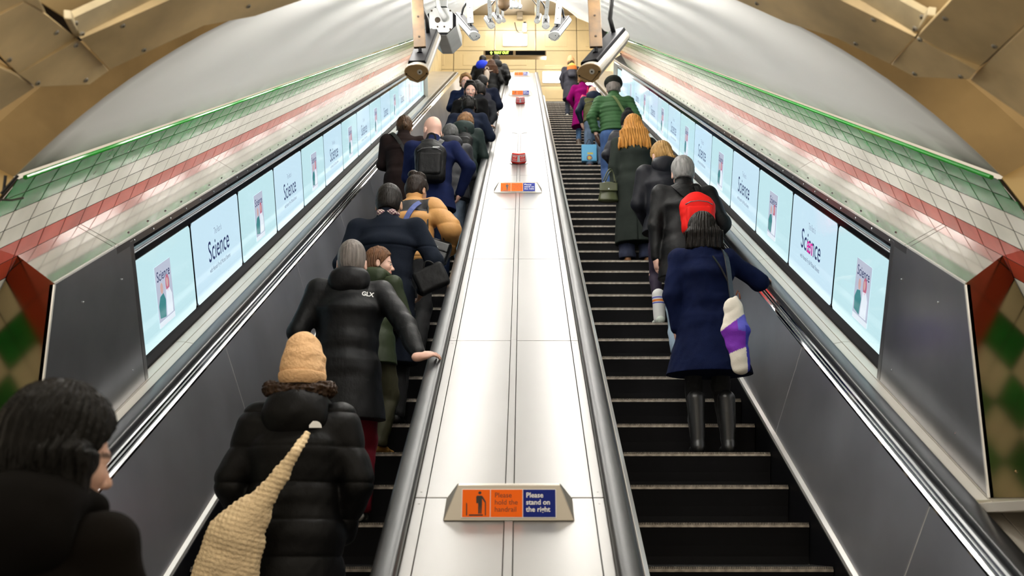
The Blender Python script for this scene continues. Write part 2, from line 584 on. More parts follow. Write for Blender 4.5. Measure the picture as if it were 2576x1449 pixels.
# ------------------------------------------------------------------ upper concourse
ZT = P(0, 30.1, HS).z
YB = 31.0
mb = MB()
mb.box((XC, (YB + P(0, 30.1, HS).y) / 2 + .1, ZT - .06), 3.4, (YB - P(0, 30.1, HS).y) / 2 + .1, .06)
struct(mb.build('floor_upper', M_FLOOR))
mb = MB()
mb.face([(-4, YB + .03, ZT - 1), (4, YB + .03, ZT - 1), (4, YB + .03, ZT + 6), (-4, YB + .03, ZT + 6)], 1)
pw, ph = 1.4, 0.66
xj = (1244 - 1316) / F_PX * 33.6
def zy(py):
    return EYE + YB * math.tan(elev(py))
rows = [zy(p) for p in (300, 258, 216, 174, 127, 76, 37)]
for i in range(len(rows) - 1):
    for c in range(-3, 4):
        x0, x1 = xj + c * pw + .012, xj + (c + 1) * pw - .012
        z0, z1 = rows[i] + .010, rows[i + 1] - .010
        mb.prism([(x0, YB + .02, z0), (x1, YB + .02, z0), (x1, YB + .02, z1), (x0, YB + .02, z1)],
                 [(x0, YB, z0), (x1, YB, z0), (x1, YB, z1), (x0, YB, z1)], 0)
        if not (c == 0 and i == 4) and not (c == 1 and i == 2):
            xa, xb, zb_, zc = x0 + .30, x1 - .30, z0 + .13, z1 - .13
            mb.prism([(xa, YB - .001, zb_), (xb, YB - .001, zb_), (xb, YB - .001, zc), (xa, YB - .001, zc)],
                     [(xa + .008, YB - .012, zb_ + .008), (xb - .008, YB - .012, zb_ + .008), (xb - .008, YB - .012, zc - .008), (xa + .008, YB - .012, zc - .008)], 0)
struct(mb.build('wall_back', [M_HALL, M_HJOINT]))
# soffit above the wall with its down-stand
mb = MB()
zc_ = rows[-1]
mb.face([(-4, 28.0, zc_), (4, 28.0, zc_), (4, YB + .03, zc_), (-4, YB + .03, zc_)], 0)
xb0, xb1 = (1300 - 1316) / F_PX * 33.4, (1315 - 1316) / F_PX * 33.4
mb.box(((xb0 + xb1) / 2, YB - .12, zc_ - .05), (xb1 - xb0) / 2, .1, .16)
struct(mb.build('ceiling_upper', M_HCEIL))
# cream side walls where the tiled tube ends
for sg, nm in ((-1, 'wall_upper_left'), (1, 'wall_upper_right')):
    mb = MB()
    X = XC + sg * 2.72
    y0, y1 = 21.4, YB
    mb.face([(X + sg * .02, y0, 7), (X + sg * .02, y1, 7), (X + sg * .02, y1, 19.5), (X + sg * .02, y0, 19.5)], 1)
    zz = 8.0
    for yy in [21.4 + 1.2 * i for i in range(8)]:
        z = zz
        while z < 18:
            mb.prism([(X + sg * .015, yy + .012, z + .01), (X + sg * .015, yy + 1.188, z + .01), (X + sg * .015, yy + 1.188, z + 1.19), (X + sg * .015, yy + .012, z + 1.19)],
                     [(X, yy + .012, z + .01), (X, yy + 1.188, z + .01), (X, yy + 1.188, z + 1.19), (X, yy + .012, z + 1.19)], 0)
            z += 1.2
    # end wall closing the tiled tube against the hall
    struct(mb.build(nm, [M_HALL, M_HJOINT]))
mb = MB()
for sg in (1, -1):
    # closing strip between the plaster edge and the side wall, above the hall
    mb.face([(XC + sg * 1.84, 21.5, 12.9), (XC + sg * 2.9, 21.5, 12.0), (XC + sg * 2.9, 21.5, 19), (XC + sg * 1.84, 21.5, 19)], 0)
    mb.face([(XC + sg * 1.84, 21.5, P(0, SY(21.5, .47), .47).z), (XC + sg * 1.84, 29.6, P(0, SY(29.6, .47), .47).z), (XC + sg * 2.9, 29.6, P(0, SY(29.6, .47), .47).z + .5), (XC + sg * 2.9, 21.5, P(0, SY(21.5, .47), .47).z + .5)], 0)
struct(mb.build('trim_2', M_PLASTER))

# ------------------------------------------------------------------ central deck between the escalators
deck = thing('escalator_deck', 'brushed steel deck running up between the two escalators', 'deck', P(XC, 3.0, 2.09))
S_SEAM = [3.93 + 2.1 * i for i in range(-1, 14)]
DW = 0.415
for i in range(len(S_SEAM) - 1):
    s0, s1 = S_SEAM[i] + .004, min(S_SEAM[i + 1], 30.9) - .004
    for a, b in ((-DW, -DW + .048), (-DW + .051, -.020), (.020, DW - .051), (DW - .048, DW)):
        mb = MB()
        mb.prism([P(XC + a, s0, 2.09), P(XC + b, s0, 2.09), P(XC + b, s0, 2.105), P(XC + a, s0, 2.105)],
                 [P(XC + a, s1, 2.09), P(XC + b, s1, 2.09), P(XC + b, s1, 2.105), P(XC + a, s1, 2.105)])
        narrow = (b - a) < .1
        if narrow:
            for ss in (s0 + .05, s1 - .05):
                mb.tube([P(XC + (a + b) / 2, ss, 2.0905), P(XC + (a + b) / 2, ss, 2.0885)], .005, 8)
        mb.build('edge_strip' if narrow else 'deck_panel', M_DECK, deck, bevel=.002, seg=1)
    mb = MB()
    mb.prism([P(XC - .018, s0 - .004, 2.084), P(XC + .018, s0 - .004, 2.084), P(XC + .018, s0 - .004, 2.10), P(XC - .018, s0 - .004, 2.10)],
             [P(XC - .018, s1 + .004, 2.084), P(XC + .018, s1 + .004, 2.084), P(XC + .018, s1 + .004, 2.10), P(XC - .018, s1 + .004, 2.10)])
    mb.build('centre_bar', M_DECK, deck, bevel=.0015, seg=1)
extr([(XC - DW - .01, 2.112), (XC + DW + .01, 2.112), (XC + DW + .01, 2.75), (XC - DW - .01, 2.75)], 1.8, 30.95, 'deck_body', M_BLACK, deck)

# little black direction ticks on the deck
tick_s = (P(0, 0, 0), )
for sg in (-1, 1):
    mb = MB()
    z = 5443 / (322 - 3)
    a, b = U(1316 + (-20 - 9 if sg < 0 else -20 + 13), 322, z), U(1316 + (-20 + 3 - 6 if sg < 0 else -20 + 30), 326, z)
    s = 16.4
    x0, x1 = XC + sg * .035, XC + sg * .13
    mb.prism([P(x0, s, 2.0895), P(x1, s + .10, 2.0895), P(x1, s + .13, 2.0895), P(x0, s + .03, 2.0895)],
             [P(x0, s, 2.0875), P(x1, s + .10, 2.0875), P(x1, s + .13, 2.0875), P(x0, s + .03, 2.0875)])
    mb.build('chevron_mark', M_BLACK, deck)

# ------------------------------------------------------------------ escalators
def step_meshes():
    """one step with the nose at the origin, +Y going up the incline, X across"""
    body = MB()
    w = 0.494
    # curved riser below the nose and the body under the tread
    prof = [(0.0, -.018), (0.012, -.05), (0.035, -.12), (0.050, -.18), (0.056, -.245), (.40, -.245), (.40, -.018)]
    body.prism([(-w, y, z) for y, z in prof], [(w, y, z) for y, z in prof], 0)
    # shallow upright grooves on the riser
    tread = MB()
    nose_ = MB()
    nose_.prism([(-w, -.002, -.018), (-w, .03, -.018), (-w, .03, -.004), (-w, -.002, -.004)],
                [(w, -.002, -.018), (w, .03, -.018), (w, .03, -.004), (w, -.002, -.004)], 0)
    n = 105
    for i in range(n):
        x = -w + .004 + i * (2 * w - .008) / (n - 1)
        nose_.prism([(x - .0021, -.001, -.005), (x + .0021, -.001, -.005), (x + .0016, -.001, .008), (x - .0016, -.001, .008)],
                    [(x - .0021, .03, -.005), (x + .0021, .03, -.005), (x + .0016, .03, .008), (x - .0016, .03, .008)], 0)
        tread.prism([(x - .0023, .03, -.004), (x + .0023, .03, -.004), (x + .0018, .03, .008), (x - .0018, .03, .008)],
                    [(x - .0023, .40, -.004), (x + .0023, .40, -.004), (x + .0018, .40, .008), (x - .0018, .40, .008)], 0)
    tread.prism([(-w, .03, -.018), (w, .03, -.018), (w, .03, -.004), (-w, .03, -.004)],
                [(-w, .40, -.018), (w, .40, -.018), (w, .40, -.004), (-w, .40, -.004)], 0)
    return body, tread, nose_
_b, _t, _n = step_meshes()
def mesh_only(mb, m, nm):
    o = mb.build(nm, m)
    me = o.data
    bpy.data.objects.remove(o)
    return me
ME_ST = mesh_only(_b, M_STEP, 'step')
ME_TR = mesh_only(_t, M_TREAD, 'tread')
ME_NO = mesh_only(_n, M_NOSE, 'step_nose')

def handrail(xc, esc):
    prof = []
    for a in range(0, 181, 20):
        prof.append((xc + .047 * math.cos(R(a)), 2.052 - .030 * math.sin(R(a)) ** .35 if 0 < a < 180 else 2.052))
    prof += [(xc - .047, 2.07), (xc - .038, 2.078), (xc + .038, 2.078), (xc + .047, 2.07)]
    mb = MB()
    k = len(prof)
    # level run-in at the foot, incline, level run-off at the head
    def ring(s, lift, tilt):
        pts = []
        for x, h in prof:
            p = P(x, s, h)
            pts.append(p + Vector((0, 0, lift)))
        return pts
    rings = []
    for s, lift in ((2.0, .05), (2.6, .015), (3.0, 0), (30.2, 0)):
        rings.append(ring(s, lift, 0))
    for j in range(1, 7):
        s = 30.2 + .22 * j
        rings.append(ring(s, -.22 * j * S30 * min(1, j / 6) * .9, 0))
    for i in range(len(rings) - 1):
        mb.prism(rings[i], rings[i + 1], 0, caps=False)
    mb.face(list(reversed(rings[0])))
    mb.face(rings[-1])
    return mb.build('handrail', M_RUBBER, esc, smooth=True)

def make_escalator(key, k0, k1):
    c = ES[key]
    nm = 'right' if key == 'R' else 'left'
    esc = thing('escalator', 'long black stepped escalator on the %s of the steel deck' % nm, 'escalator', P(c, 2.2, HS))
    first = None
    for k in range(k0, k1):
        p = nose(k)
        st = bpy.data.objects.new('step', ME_ST)
        COL.objects.link(st)
        st.parent = esc
        st.location = Vector((c, p.y, p.z)) - esc.location
        for me, n2 in ((ME_TR, 'tread'), (ME_NO, 'step_nose')):
            q = bpy.data.objects.new(n2, me)
            COL.objects.link(q)
            q.parent = st
    io = 1 if key == 'R' else -1           # direction away from the deck
    xi, xo = c - io * .5, c + io * .5
    hi, ho = XC + io * .46, c + io * .735
    s0, s1 = 1.6, 30.6
    for (xs, xh, sg) in ((xi, hi, -io), (xo, ho, io)):
        inner = (sg == -io)
        # skirt, black
        extr([(xs, 2.78), (xs + sg * .012, 2.78), (xs + sg * .012, 3.1), (xs, 3.1)], s0, s1, 'skirt', M_BLACK, esc)
        # bright skirting strip
        extr([(xs + sg * .006, 2.755), (xs + sg * .030, 2.745), (xs + sg * .034, 2.785), (xs + sg * .006, 2.785)], s0, s1, 'skirting_strip', M_WHITEEDGE, esc, bevel=.002)
        # brushed dark panels with thin joints
        xb, xt = xs + sg * .032, xh - sg * (.075 if not inner else .03)
        hb, ht = 2.75, 2.14
        joints = [1.86 + 2.1 * i for i in range(0, 15)]
        for i in range(len(joints) - 1):
            a, b = joints[i] + .006, min(joints[i + 1], s1) - .006
            extr([(xb, hb), (xt, ht), (xt + sg * .012, ht), (xb + sg * .012, hb)], a, b, 'balustrade_panel', M_PANEL, esc, bevel=.002)
        extr([(xb + sg * .004, hb), (xt + sg * .004, ht), (xt + sg * .03, ht), (xb + sg * .03, hb)], 1.86, s1, 'joint_backing', M_WHITEEDGE, esc)
        if not inner:
            # stepped steel mouldings up to the handrail
            pr = [(xt, ht + .01), (xt - sg * .002, ht - .012), (xt + sg * .012, ht - .022), (xt + sg * .016, ht - .018),
                  (xt + sg * .020, ht - .034), (xt + sg * .026, ht - .030), (xt + sg * .030, ht - .048), (xt + sg * .052, ht - .066),
                  (xt + sg * .056, ht - .04), (xt + sg * .03, ht + .01)]
            extr(pr, s0, s1, 'steel_moulding', M_CHROME, esc, bevel=.0015)
        handrail(xh, esc)
        extr([(xh - .03, 2.075), (xh + .03, 2.075), (xh + .03, 2.16), (xh - .03, 2.16)], s0, 30.6, 'handrail_guide', M_BLACK, esc)
    return esc
make_escalator('R', -5, 55)
make_escalator('L', -5, 55)

# ------------------------------------------------------------------ outer decks (ledges)
for sg, nm in ((1, 'right'), (-1, 'left')):
    X1, X2, X3 = XC + sg * 1.985, XC + sg * 2.065, XC + sg * 2.75
    ld = thing('side_deck', 'pale steel ledge beside the %s wall handrail' % nm, 'ledge', P(X2, 3, 2.06))
    J = [3.83 + 2.09 * i for i in range(-2, 14)]
    for i in range(len(J) - 1):
        a, b = J[i] + .003, min(J[i + 1], 31.2) - .003
        extr([(X1, 2.078), (X2 - sg * .0015, 2.062), (X2 - sg * .0015, 2.075), (X1, 2.09)], a, b, 'edge_strip', M_STEEL, ld, bevel=.0015)
        extr([(X2 + sg * .0015, 2.060), (X3, 2.052), (X3, 2.07), (X2 + sg * .0015, 2.075)], a, b, 'ledge_panel', M_STEEL, ld, bevel=.0015)
    extr([(X1 + sg * .01, 2.085), (X3, 2.085), (X3, 2.2), (X1 + sg * .01, 2.2)], 1.4, 31.1, 'ledge_body', M_BLACK, ld)
# ------------------------------------------------------------------ wall displays
def text_fit(name, body, w, h, origin, ux, uz, m, parent=None, bold=0.0, align='CENTER', lift=0.0):
    """text whose bounds are w wide and h high, lower edge and horizontal anchor at origin"""
    o = text_mesh(name, body, 1.0, (0, 0, 0), Vector((1, 0, 0)), Vector((0, 0, 1)), m, parent, 'LEFT', bold)
    vs = o.data.vertices
    xs = [v.co.x for v in vs]
    zs = [v.co.z for v in vs]
    x0, x1, z0, z1 = min(xs), max(xs), min(zs), max(zs)
    n = ux.cross(uz)
    sx, sz = w / (x1 - x0), h / (z1 - z0)
    off = -w / 2 if align == 'CENTER' else 0
    for v in vs:
        v.co = Vector(origin) + ux * ((v.co.x - x0) * sx + off) + uz * ((v.co.z - z0) * sz) + n * lift
    o.data.update()
    return o

def flat(pts, name, m, parent, n, th=.001):
    mb = MB()
    pts = [Vector(p) for p in pts]
    mb.prism(pts, [p + n * th for p in pts])
    return mb.build(name, m, parent)

M_DISP_A = mat('display_pale', (0.02, 0.03, 0.03), 0.07, emit=(0.42, 0.57, 0.66), es=1.0)
M_DISP_B = mat('display_aqua', (0.02, 0.03, 0.03), 0.07, emit=(0.39, 0.57, 0.61), es=1.0)
M_INK = mat('display_ink', (0.01, 0.01, 0.02), 0.1, emit=(0.02, 0.03, 0.09), es=1.0)
M_INKG = mat('display_grey_ink', (0.05, 0.05, 0.05), 0.1, emit=(0.15, 0.19, 0.27), es=1.0)
M_INKP = mat('display_pink_ink', (0.05, 0.0, 0.02), 0.1, emit=(0.55, 0.02, 0.26), es=1.0)
M_COVER = mat('display_cover', (0.05, 0.05, 0.05), 0.1, emit=(0.33, 0.36, 0.45), es=1.0)
M_TEAL = mat('display_teal', (0.02, 0.05, 0.05), 0.1, emit=(0.03, 0.15, 0.16), es=1.0)
M_WHITEI = mat('display_white', (0.1, 0.1, 0.1), 0.1, emit=(0.52, 0.58, 0.64), es=1.0)
M_HAIRI = mat('display_hair', (0.05, 0.02, 0.02), 0.1, emit=(0.35, 0.10, 0.16), es=1.0)
M_SKINI = mat('display_skin', (0.05, 0.02, 0.02), 0.1, emit=(0.42, 0.28, 0.26), es=1.0)

def build_screen(sg, i):
    side = 'right' if sg > 0 else 'left'
    Xp = XC + sg * 2.16
    s0 = 5.33 + 1.147 * i + .020
    s1 = s0 + 1.107
    h0, h1 = 2.002, 1.43             # lower and upper edge
    textual = (i % 2 == 1)
    ords = ['nearest', 'second', 'third', 'fourth', 'fifth', 'sixth', 'seventh', 'eighth', 'ninth', 'tenth', 'eleventh', 'twelfth', 'thirteenth', 'fourteenth', 'fifteenth']
    what = 'the word Science' if textual else 'a small magazine cover'
    lab = '%s bright screen from the bottom of the %s wall, showing %s' % (ords[i], side, what)
    if textual and sg > 0 and i == 1:
        lab = 'second bright screen from the bottom of the right wall, with pink letters in Science'
    scr = thing('digital_screen', lab, 'screen', P(Xp, s0, h0), 'digital screens along the escalator walls')
    nrm = Vector((-sg, 0, 0))
    body = MB()
    body.prism([P(Xp + sg * .06, s0 - .005, h0 + .03), P(Xp + sg * .06, s1 + .005, h0 + .03), P(Xp + sg * .06, s1 + .005, h1 - .03), P(Xp + sg * .06, s0 - .005, h1 - .03)],
               [P(Xp + sg * .004, s0 - .005, h0 + .03), P(Xp + sg * .004, s1 + .005, h0 + .03), P(Xp + sg * .004, s1 + .005, h1 - .03), P(Xp + sg * .004, s0 - .005, h1 - .03)])
    body.build('bezel', M_BLACKG, scr)
    # lit face with clipped corners
    c = .02
    pts = []
    for (ss, hh, a, b) in ((s0, h0, 1, -1), (s1, h0, -1, -1), (s1, h1, -1, 1), (s0, h1, 1, 1)):
        p1, p2 = (ss, hh + b * c), (ss + a * c, hh)
        pts += [p1, p2] if (a, b) in ((1, -1), (-1, 1)) else [p2, p1]
    flat([P(Xp + sg * .003, a, b) for a, b in pts], 'display', M_DISP_A if textual else M_DISP_B, scr, nrm, .004)
    ux = -SAX[1] if sg > 0 else SAX[1]
    uz = SAX[2]
    cen = P(Xp - sg * .0025, (s0 + s1) / 2, (h0 + h1) / 2)
    q = lambda u, v, l=0.0: cen + ux * u + uz * v + nrm * l
    if textual:
        if i < 12:
            w = .50
            text_fit('headline', 'Science', w, .150, q(0, -.065), ux, uz, M_INK, scr, bold=.004)
            if i < 9:
                text_fit('small_headline', 'The Rest Is', .18, .048, q(.0, .108), ux, uz, M_INKG, scr)
                text_fit('subtitle', 'with Hannah Fry & Michael Stevens', .50, .045, q(0, -.150), ux, uz, M_INK, scr)
            if sg > 0 and i == 1:
                text_fit('pink_letters', 'en', .145, .088, q(-.018, -.063), ux, uz, M_INKP, scr, bold=.006, lift=.0015)
    else:
        cw, ch = .135, .175
        flat([q(-cw, -ch), q(cw, -ch), q(cw, ch), q(-cw, ch)], 'magazine_cover', M_COVER, scr, nrm)
        if i < 11:
            text_fit('cover_title', 'Science', .225, .065, q(0, .075, .0015), ux, uz, M_INK, scr, bold=.008)
            def blob(cx_, cy_, rx, ry, m, nm, l=.0012):
                flat([q(cx_ + rx * math.cos(2 * math.pi * k / 14), cy_ + ry * math.sin(2 * math.pi * k / 14), l) for k in range(14)], nm, m, scr, nrm)
            flat([q(-.115, -.15, .0012), q(-.02, -.165, .0012), q(.0, -.06, .0012), q(-.03, -.01, .0012), q(-.085, -.02, .0012), q(-.12, -.07, .0012)], 'figure_in_green', M_TEAL, scr, nrm)
            blob(-.05, .025, .022, .036, M_SKINI, 'figure_face')
            flat([q(.0, -.165, .0022), q(.105, -.165, .0022), q(.11, -.05, .0022), q(.075, .0, .0022), q(.02, -.005, .0022)], 'figure_in_white', M_WHITEI, scr, nrm)
            blob(.05, .035, .032, .055, M_HAIRI, 'figure_hair', .0022)
            blob(.045, .04, .016, .03, M_SKINI, 'figure_face', .0034)
            flat([q(-cw - .0, -ch - .035, .0005), q(cw, -ch - .035, .0005), q(cw, -ch, .0005), q(-cw, -ch, .0005)], 'cover_lower_strip', M_WHITEI, scr, nrm)  # pale strip on the display below the cover
    return scr
for sg in (1, -1):
    for i in range(15):
        build_screen(sg, i)

for sg, nm in ((1, 'right'), (-1, 'left')):
    sr = thing('screen_surround', 'steel and black housing around the row of screens on the %s wall' % nm, 'surround', P(XC + sg * 2.07, 5, 2.05))
    XL = XC + sg * 2.07           # lip plane
    XW = XC + sg * 2.16
    sE = 22.6
    YE = 4.377
    # recessed black frame: foot rail, head soffit with a second line
    extr([(XW + sg * .003, 2.006), (XW - sg * .012, 2.016), (XW - sg * .034, 2.044), (XW - sg * .036, 2.058), (XW + sg * .08, 2.058), (XW + sg * .08, 2.006)], 5.29, sE, 'foot_rail', M_BLACK, sr, bevel=.002)
    extr([(XW + sg * .003, 1.425), (XW + sg * .0, 1.38), (XL + sg * .012, 1.30), (XL + sg * .004, 1.274), (XW + sg * .1, 1.25), (XW + sg * .1, 1.425)], 5.29, sE, 'head_frame', M_BLACKG, sr)
    extr([(XW - sg * .020, 1.372), (XW - sg * .024, 1.366), (XW - sg * .020, 1.362), (XW - sg * .016, 1.366)], 5.29, sE, 'head_trim', M_GREY, sr)
    extr([(XW + sg * .06, 2.058), (XW + sg * .10, 2.058), (XW + sg * .10, 1.3), (XW + sg * .06, 1.3)], 5.3, sE, 'back_board', M_BLACK, sr)
    # grey strip with studs
    mb = MB()
    ring = lambda s: [P(XL, s, 1.275), P(XL - sg * .001, s, 1.234), P(XL + sg * .03, s, 1.234), P(XL + sg * .03, s, 1.275)]
    mb.prism(ring(5.06), ring(sE), 0)
    s = 5.30
    while s < sE:
        mb.tube([P(XL + sg * .001, s, 1.258), P(XL - sg * .004, s, 1.258), P(XL - sg * .006, s, 1.258)], [.006, .006, .003], 8, 1)
        s += .29
    mb.build('stud_strip', [M_GREY, M_CHROME], sr)
    # sloping fascia
    hx = lambda t: (XL + sg * (.182 * t), 1.231 - (1.231 - 1.1177) * t)
    def fas(sa, sb, name, rivets):
        mb = MB()
        a, b = hx(0), hx(1)
        va = SY(YE, a[1]) if sa is None else sa
        vb = SY(YE, b[1]) if sa is None else sa
        up = Vector((sg * -.5, 0, 0)) * 0 + SAX[2] * .006
        mb.prism([P(a[0], va, a[1]), P(b[0], vb, b[1]), P(b[0], vb, b[1]) - up, P(a[0], va, a[1]) - up],
                 [P(a[0], sb, a[1]), P(b[0], sb, b[1]), P(b[0], sb, b[1]) - up, P(a[0], sb, a[1]) - up], 0)
        # folded bright lip
        mb.prism([P(a[0] - sg * .003, va, a[1] - .003), P(a[0] + sg * .004, va, a[1] - .006), P(a[0] + sg * .004, va, a[1] + .004), P(a[0] - sg * .003, va, a[1] + .006)],
                 [P(a[0] - sg * .003, sb, a[1] - .003), P(a[0] + sg * .004, sb, a[1] - .006), P(a[0] + sg * .004, sb, a[1] + .004), P(a[0] - sg * .003, sb, a[1] + .006)], 1)
        if rivets:
            s = sa + .22
            while s < sb:
                for t in (.14,):
                    x, h = hx(t)
                    mb.tube([P(x, s, h), P(x, s, h - .005), P(x, s, h - .007)], [.006, .006, .003], 8, 2)
                s += .29
        mb.build(name, [M_FASCIA, M_WHITEEDGE, M_GREY], sr)
    fas(None, 5.03, 'fascia_end', False)
    fas(5.036, 5.078, 'fascia_joint', False)
    for j in range(8):
        a = 5.084 + j * 2.294
        b = min(a + 2.288, sE)
        if b > a:
            fas(a, b, 'fascia_panel', True)
    # near dark side panel with a plumb outer edge
    mb = MB()
    Hs = [1.236, 2.056]
    pts = [(SY(YE, Hs[0]), Hs[0]), (5.235, Hs[0]), (5.235, Hs[1]), (SY(YE, Hs[1]), Hs[1])]
    mb.prism([P(XL, a, b) for a, b in pts], [P(XL + sg * .02, a, b) for a, b in pts], 0)
    for (a, b) in ((4.60, 1.40), (5.08, 1.42), (4.25, 1.93), (5.08, 1.93)):
        mb.tube([P(XL, a, b), P(XL - sg * .004, a, b), P(XL - sg * .006, a, b)], [.007, .007, .003], 8, 1)
    mb.build('side_panel', [M_ENDP, M_CHROME], sr)
    extr([(XL - sg * .001, 1.25), (XL - sg * .001, 2.056), (XL + sg * .08, 2.056), (XL + sg * .08, 1.25)], 5.238, 5.288, 'upright_strip', M_GREY, sr, bevel=.003)
    mb = MB()
    ed = [P(XL - sg * .003, SY(YE, h), h) for h in (1.236, 2.056)]
    mb.prism([ed[0], ed[0] + Vector((0, .012, 0)), ed[0] + Vector((sg * .006, .012, 0)), ed[0] + Vector((sg * .006, -.003, 0))],
             [ed[1], ed[1] + Vector((0, .012, 0)), ed[1] + Vector((sg * .006, .012, 0)), ed[1] + Vector((sg * .006, -.003, 0))])
    mb.build('corner_edge', M_WHITEEDGE, sr)
    # polished end face looking at the concourse
    pts = [(XL, 1.231), (XL + sg * .182, 1.1177)]
    a = A_RED
    while True:
        a -= ROW
        h = TCH - TR_ * math.sin(a)
        if h > 2.05:
            break
        pts.append((XC + sg * (TR_ - .008) * math.cos(a), h))
    pts.append((XC + sg * (TR_ - .02), 2.056))
    pts.append((XL, 2.056))
    mb = MB()
    f0 = [P(x, SY(YE, h), h) for x, h in pts]
    mb.prism(f0, [p + Vector((0, .01, 0)) for p in f0])
    px = P(XL + sg * .13, SY(YE, 1.96), 1.96)
    mb.tube([px, px + Vector((0, -.004, 0)), px + Vector((0, -.006, 0))], [.007, .007, .003], 8)
    mb.build('end_face', M_MIRROR, sr)
    # far end face
    f0 = [P(x, sE, h) for x, h in pts]
    mb = MB()
    mb.prism(f0, [p + SAX[1] * .01 for p in f0])
    mb.build('far_end_face', M_STEEL, sr)

# level steel landing ledge in front of each end face
for sg, nm in ((1, 'right'), (-1, 'left')):
    pz = P(0, SY(4.377, 2.07), 2.07).z
    mb = MB()
    mb.box((XC + sg * 2.6, 3.3, pz - .03), .62, 1.07, .02)
    mb.box((XC + sg * 2.6, 4.37, pz - .005), .62, .008, .012)
    tag(mb.build('landing_ledge', M_STEEL, bevel=.003), 'flat pale steel ledge below the polished end face on the %s' % nm, 'ledge')

# ------------------------------------------------------------------ signs on the deck
M_ORANGE = mat('orange_sign', (1.0, 0.15, 0.003), 0.5, spec=.15)
M_BLUE = mat('blue_sign', (0.005, 0.016, 0.20), 0.5, spec=.15)
M_SWHITE = mat('white_lettering', (0.9, 0.9, 0.9), 0.4)
M_SBLACK = mat('black_lettering', (0.01, 0.008, 0.006), 0.5)
M_SBROWN = mat('dark_red_lettering', (0.13, 0.02, 0.0), 0.5)
M_WEDGE = mat('sign_housing_steel', (0.50, 0.46, 0.40), 0.30, 0.9)
M_SRED = mat('red_button_plastic', (0.75, 0.02, 0.015), 0.25, coat=.5)
M_SGREY = mat('grey_button_plastic', (0.55, 0.57, 0.60), 0.35)
def deck_sign(s, wb, lab, tilt, hgt):
    root = thing('escalator_sign', lab, 'sign', P(XC, s, 2.088), 'hold the handrail signs on the deck')
    c = P(XC - .0, s, 2.088)
    nx = Vector((1, 0, 0))
    # face plane tilted back from the deck
    up = (SAX[2] * math.cos(tilt) + SAX[1] * math.sin(tilt)).normalized()
    n = nx.cross(up)
    wt = wb * .79
    d = hgt * .9
    f = [c - nx * wb / 2, c + nx * wb / 2, c + nx * wt / 2 + up * hgt, c - nx * wt / 2 + up * hgt]
    topb = up * hgt + SAX[1] * (.02)
    bk = c + SAX[1] * (hgt * math.sin(tilt) + .10)
    mb = MB()
    back = [bk - nx * wb * .5, bk + nx * wb * .5, c + nx * wt / 2 + topb, c - nx * wt / 2 + topb]
    mb.prism(f, back)
    mb.build('sign_housing', M_WEDGE, root, bevel=.005)
    pwid, phei = wb * .72, hgt * .80
    o = c + up * (hgt * .09) + n * .002
    q = lambda u, v, l=0: o + nx * u + up * v + n * l
    fl = lambda pts, nm_, m, th=.0015: flat(pts, nm_, m, root, n, th)
    fl([q(-pwid / 2, 0), q(pwid / 2, 0), q(pwid / 2, phei), q(-pwid / 2, phei)], 'sign_plate', M_SWHITE, .002)
    e = pwid * .008
    w1, w2 = pwid * .292, pwid * .335
    x0 = -pwid / 2 + e
    def pan(xa, xb, m, nm_):
        fl([q(xa, e, .002), q(xb, e, .002), q(xb, phei - e, .002), q(xa, phei - e, .002)], nm_, m)
    pan(x0, x0 + w1, M_ORANGE, 'orange_panel')
    pan(x0 + w1 + e, x0 + w1 + e + w2, M_ORANGE, 'orange_panel')
    xb0 = x0 + w1 + 2 * e + w2
    pan(xb0, pwid / 2 - e, M_BLUE, 'blue_panel')
    lh = phei * .13
    for j, (t, t2) in enumerate((('Please', 'Please'), ('hold the', 'stand on'), ('handrail', 'the right'))):
        yy = phei * (.70 - .245 * j)
        sz = phei * .245
        text_mesh('lettering', t, sz, q(x0 + w1 + e + w2 * .12, yy, .0042), nx, up, M_SBROWN, root, sx=.98)
        text_mesh('lettering', t2, sz, q(xb0 + w2 * .09, yy, .0042), nx, up, M_SWHITE, root, bold=.02 * sz, sx=.98)
    # pictogram: figure standing on a step between two handrails
    mb = MB()
    P_ = lambda u, v: q(x0 + w1 * u, phei * v, .0036)
    def poly(pts):
        a = [P_(u, v) for u, v in pts]
        mb.prism(a, [p + n * .001 for p in a])
    cx_, cy_ = .63, .86
    poly([(cx_ + .055 * math.cos(k * math.pi / 8), cy_ + .055 * w1 / phei * math.sin(k * math.pi / 8)) for k in range(16)])
    poly([(.56, .76), (.71, .76), (.715, .50), (.70, .14), (.655, .14), (.645, .47), (.635, .14), (.585, .14), (.575, .50)])
    poly([(.50, .73), (.56, .77), (.57, .50), (.51, .50)])
    poly([(.70, .76), (.74, .73), (.85, .56), (.84, .52), (.80, .54), (.70, .68)])
    poly([(.82, .54), (.855, .54), (.86, .08), (.825, .08)])
    poly([(.14, .53), (.175, .48), (.185, .08), (.145, .08)])
    poly([(.25, .07), (.75, .07), (.75, .115), (.25, .115)])
    mb.build('pictogram', M_SBLACK, root)
    return root
deck_sign(3.72, .553, 'nearest orange and blue handrail sign, in a raised steel wedge at bottom centre', R(40), .152)
deck_sign(11.15, .553, 'second orange and blue handrail sign, just below the larger red stop box', R(55), .17)
deck_sign(23.3, .553, 'third orange and blue handrail sign, just above the small far red stop box', R(50), .17)
deck_sign(29.6, .553, 'farthest orange and blue handrail sign, at the very top of the deck', R(50), .17)

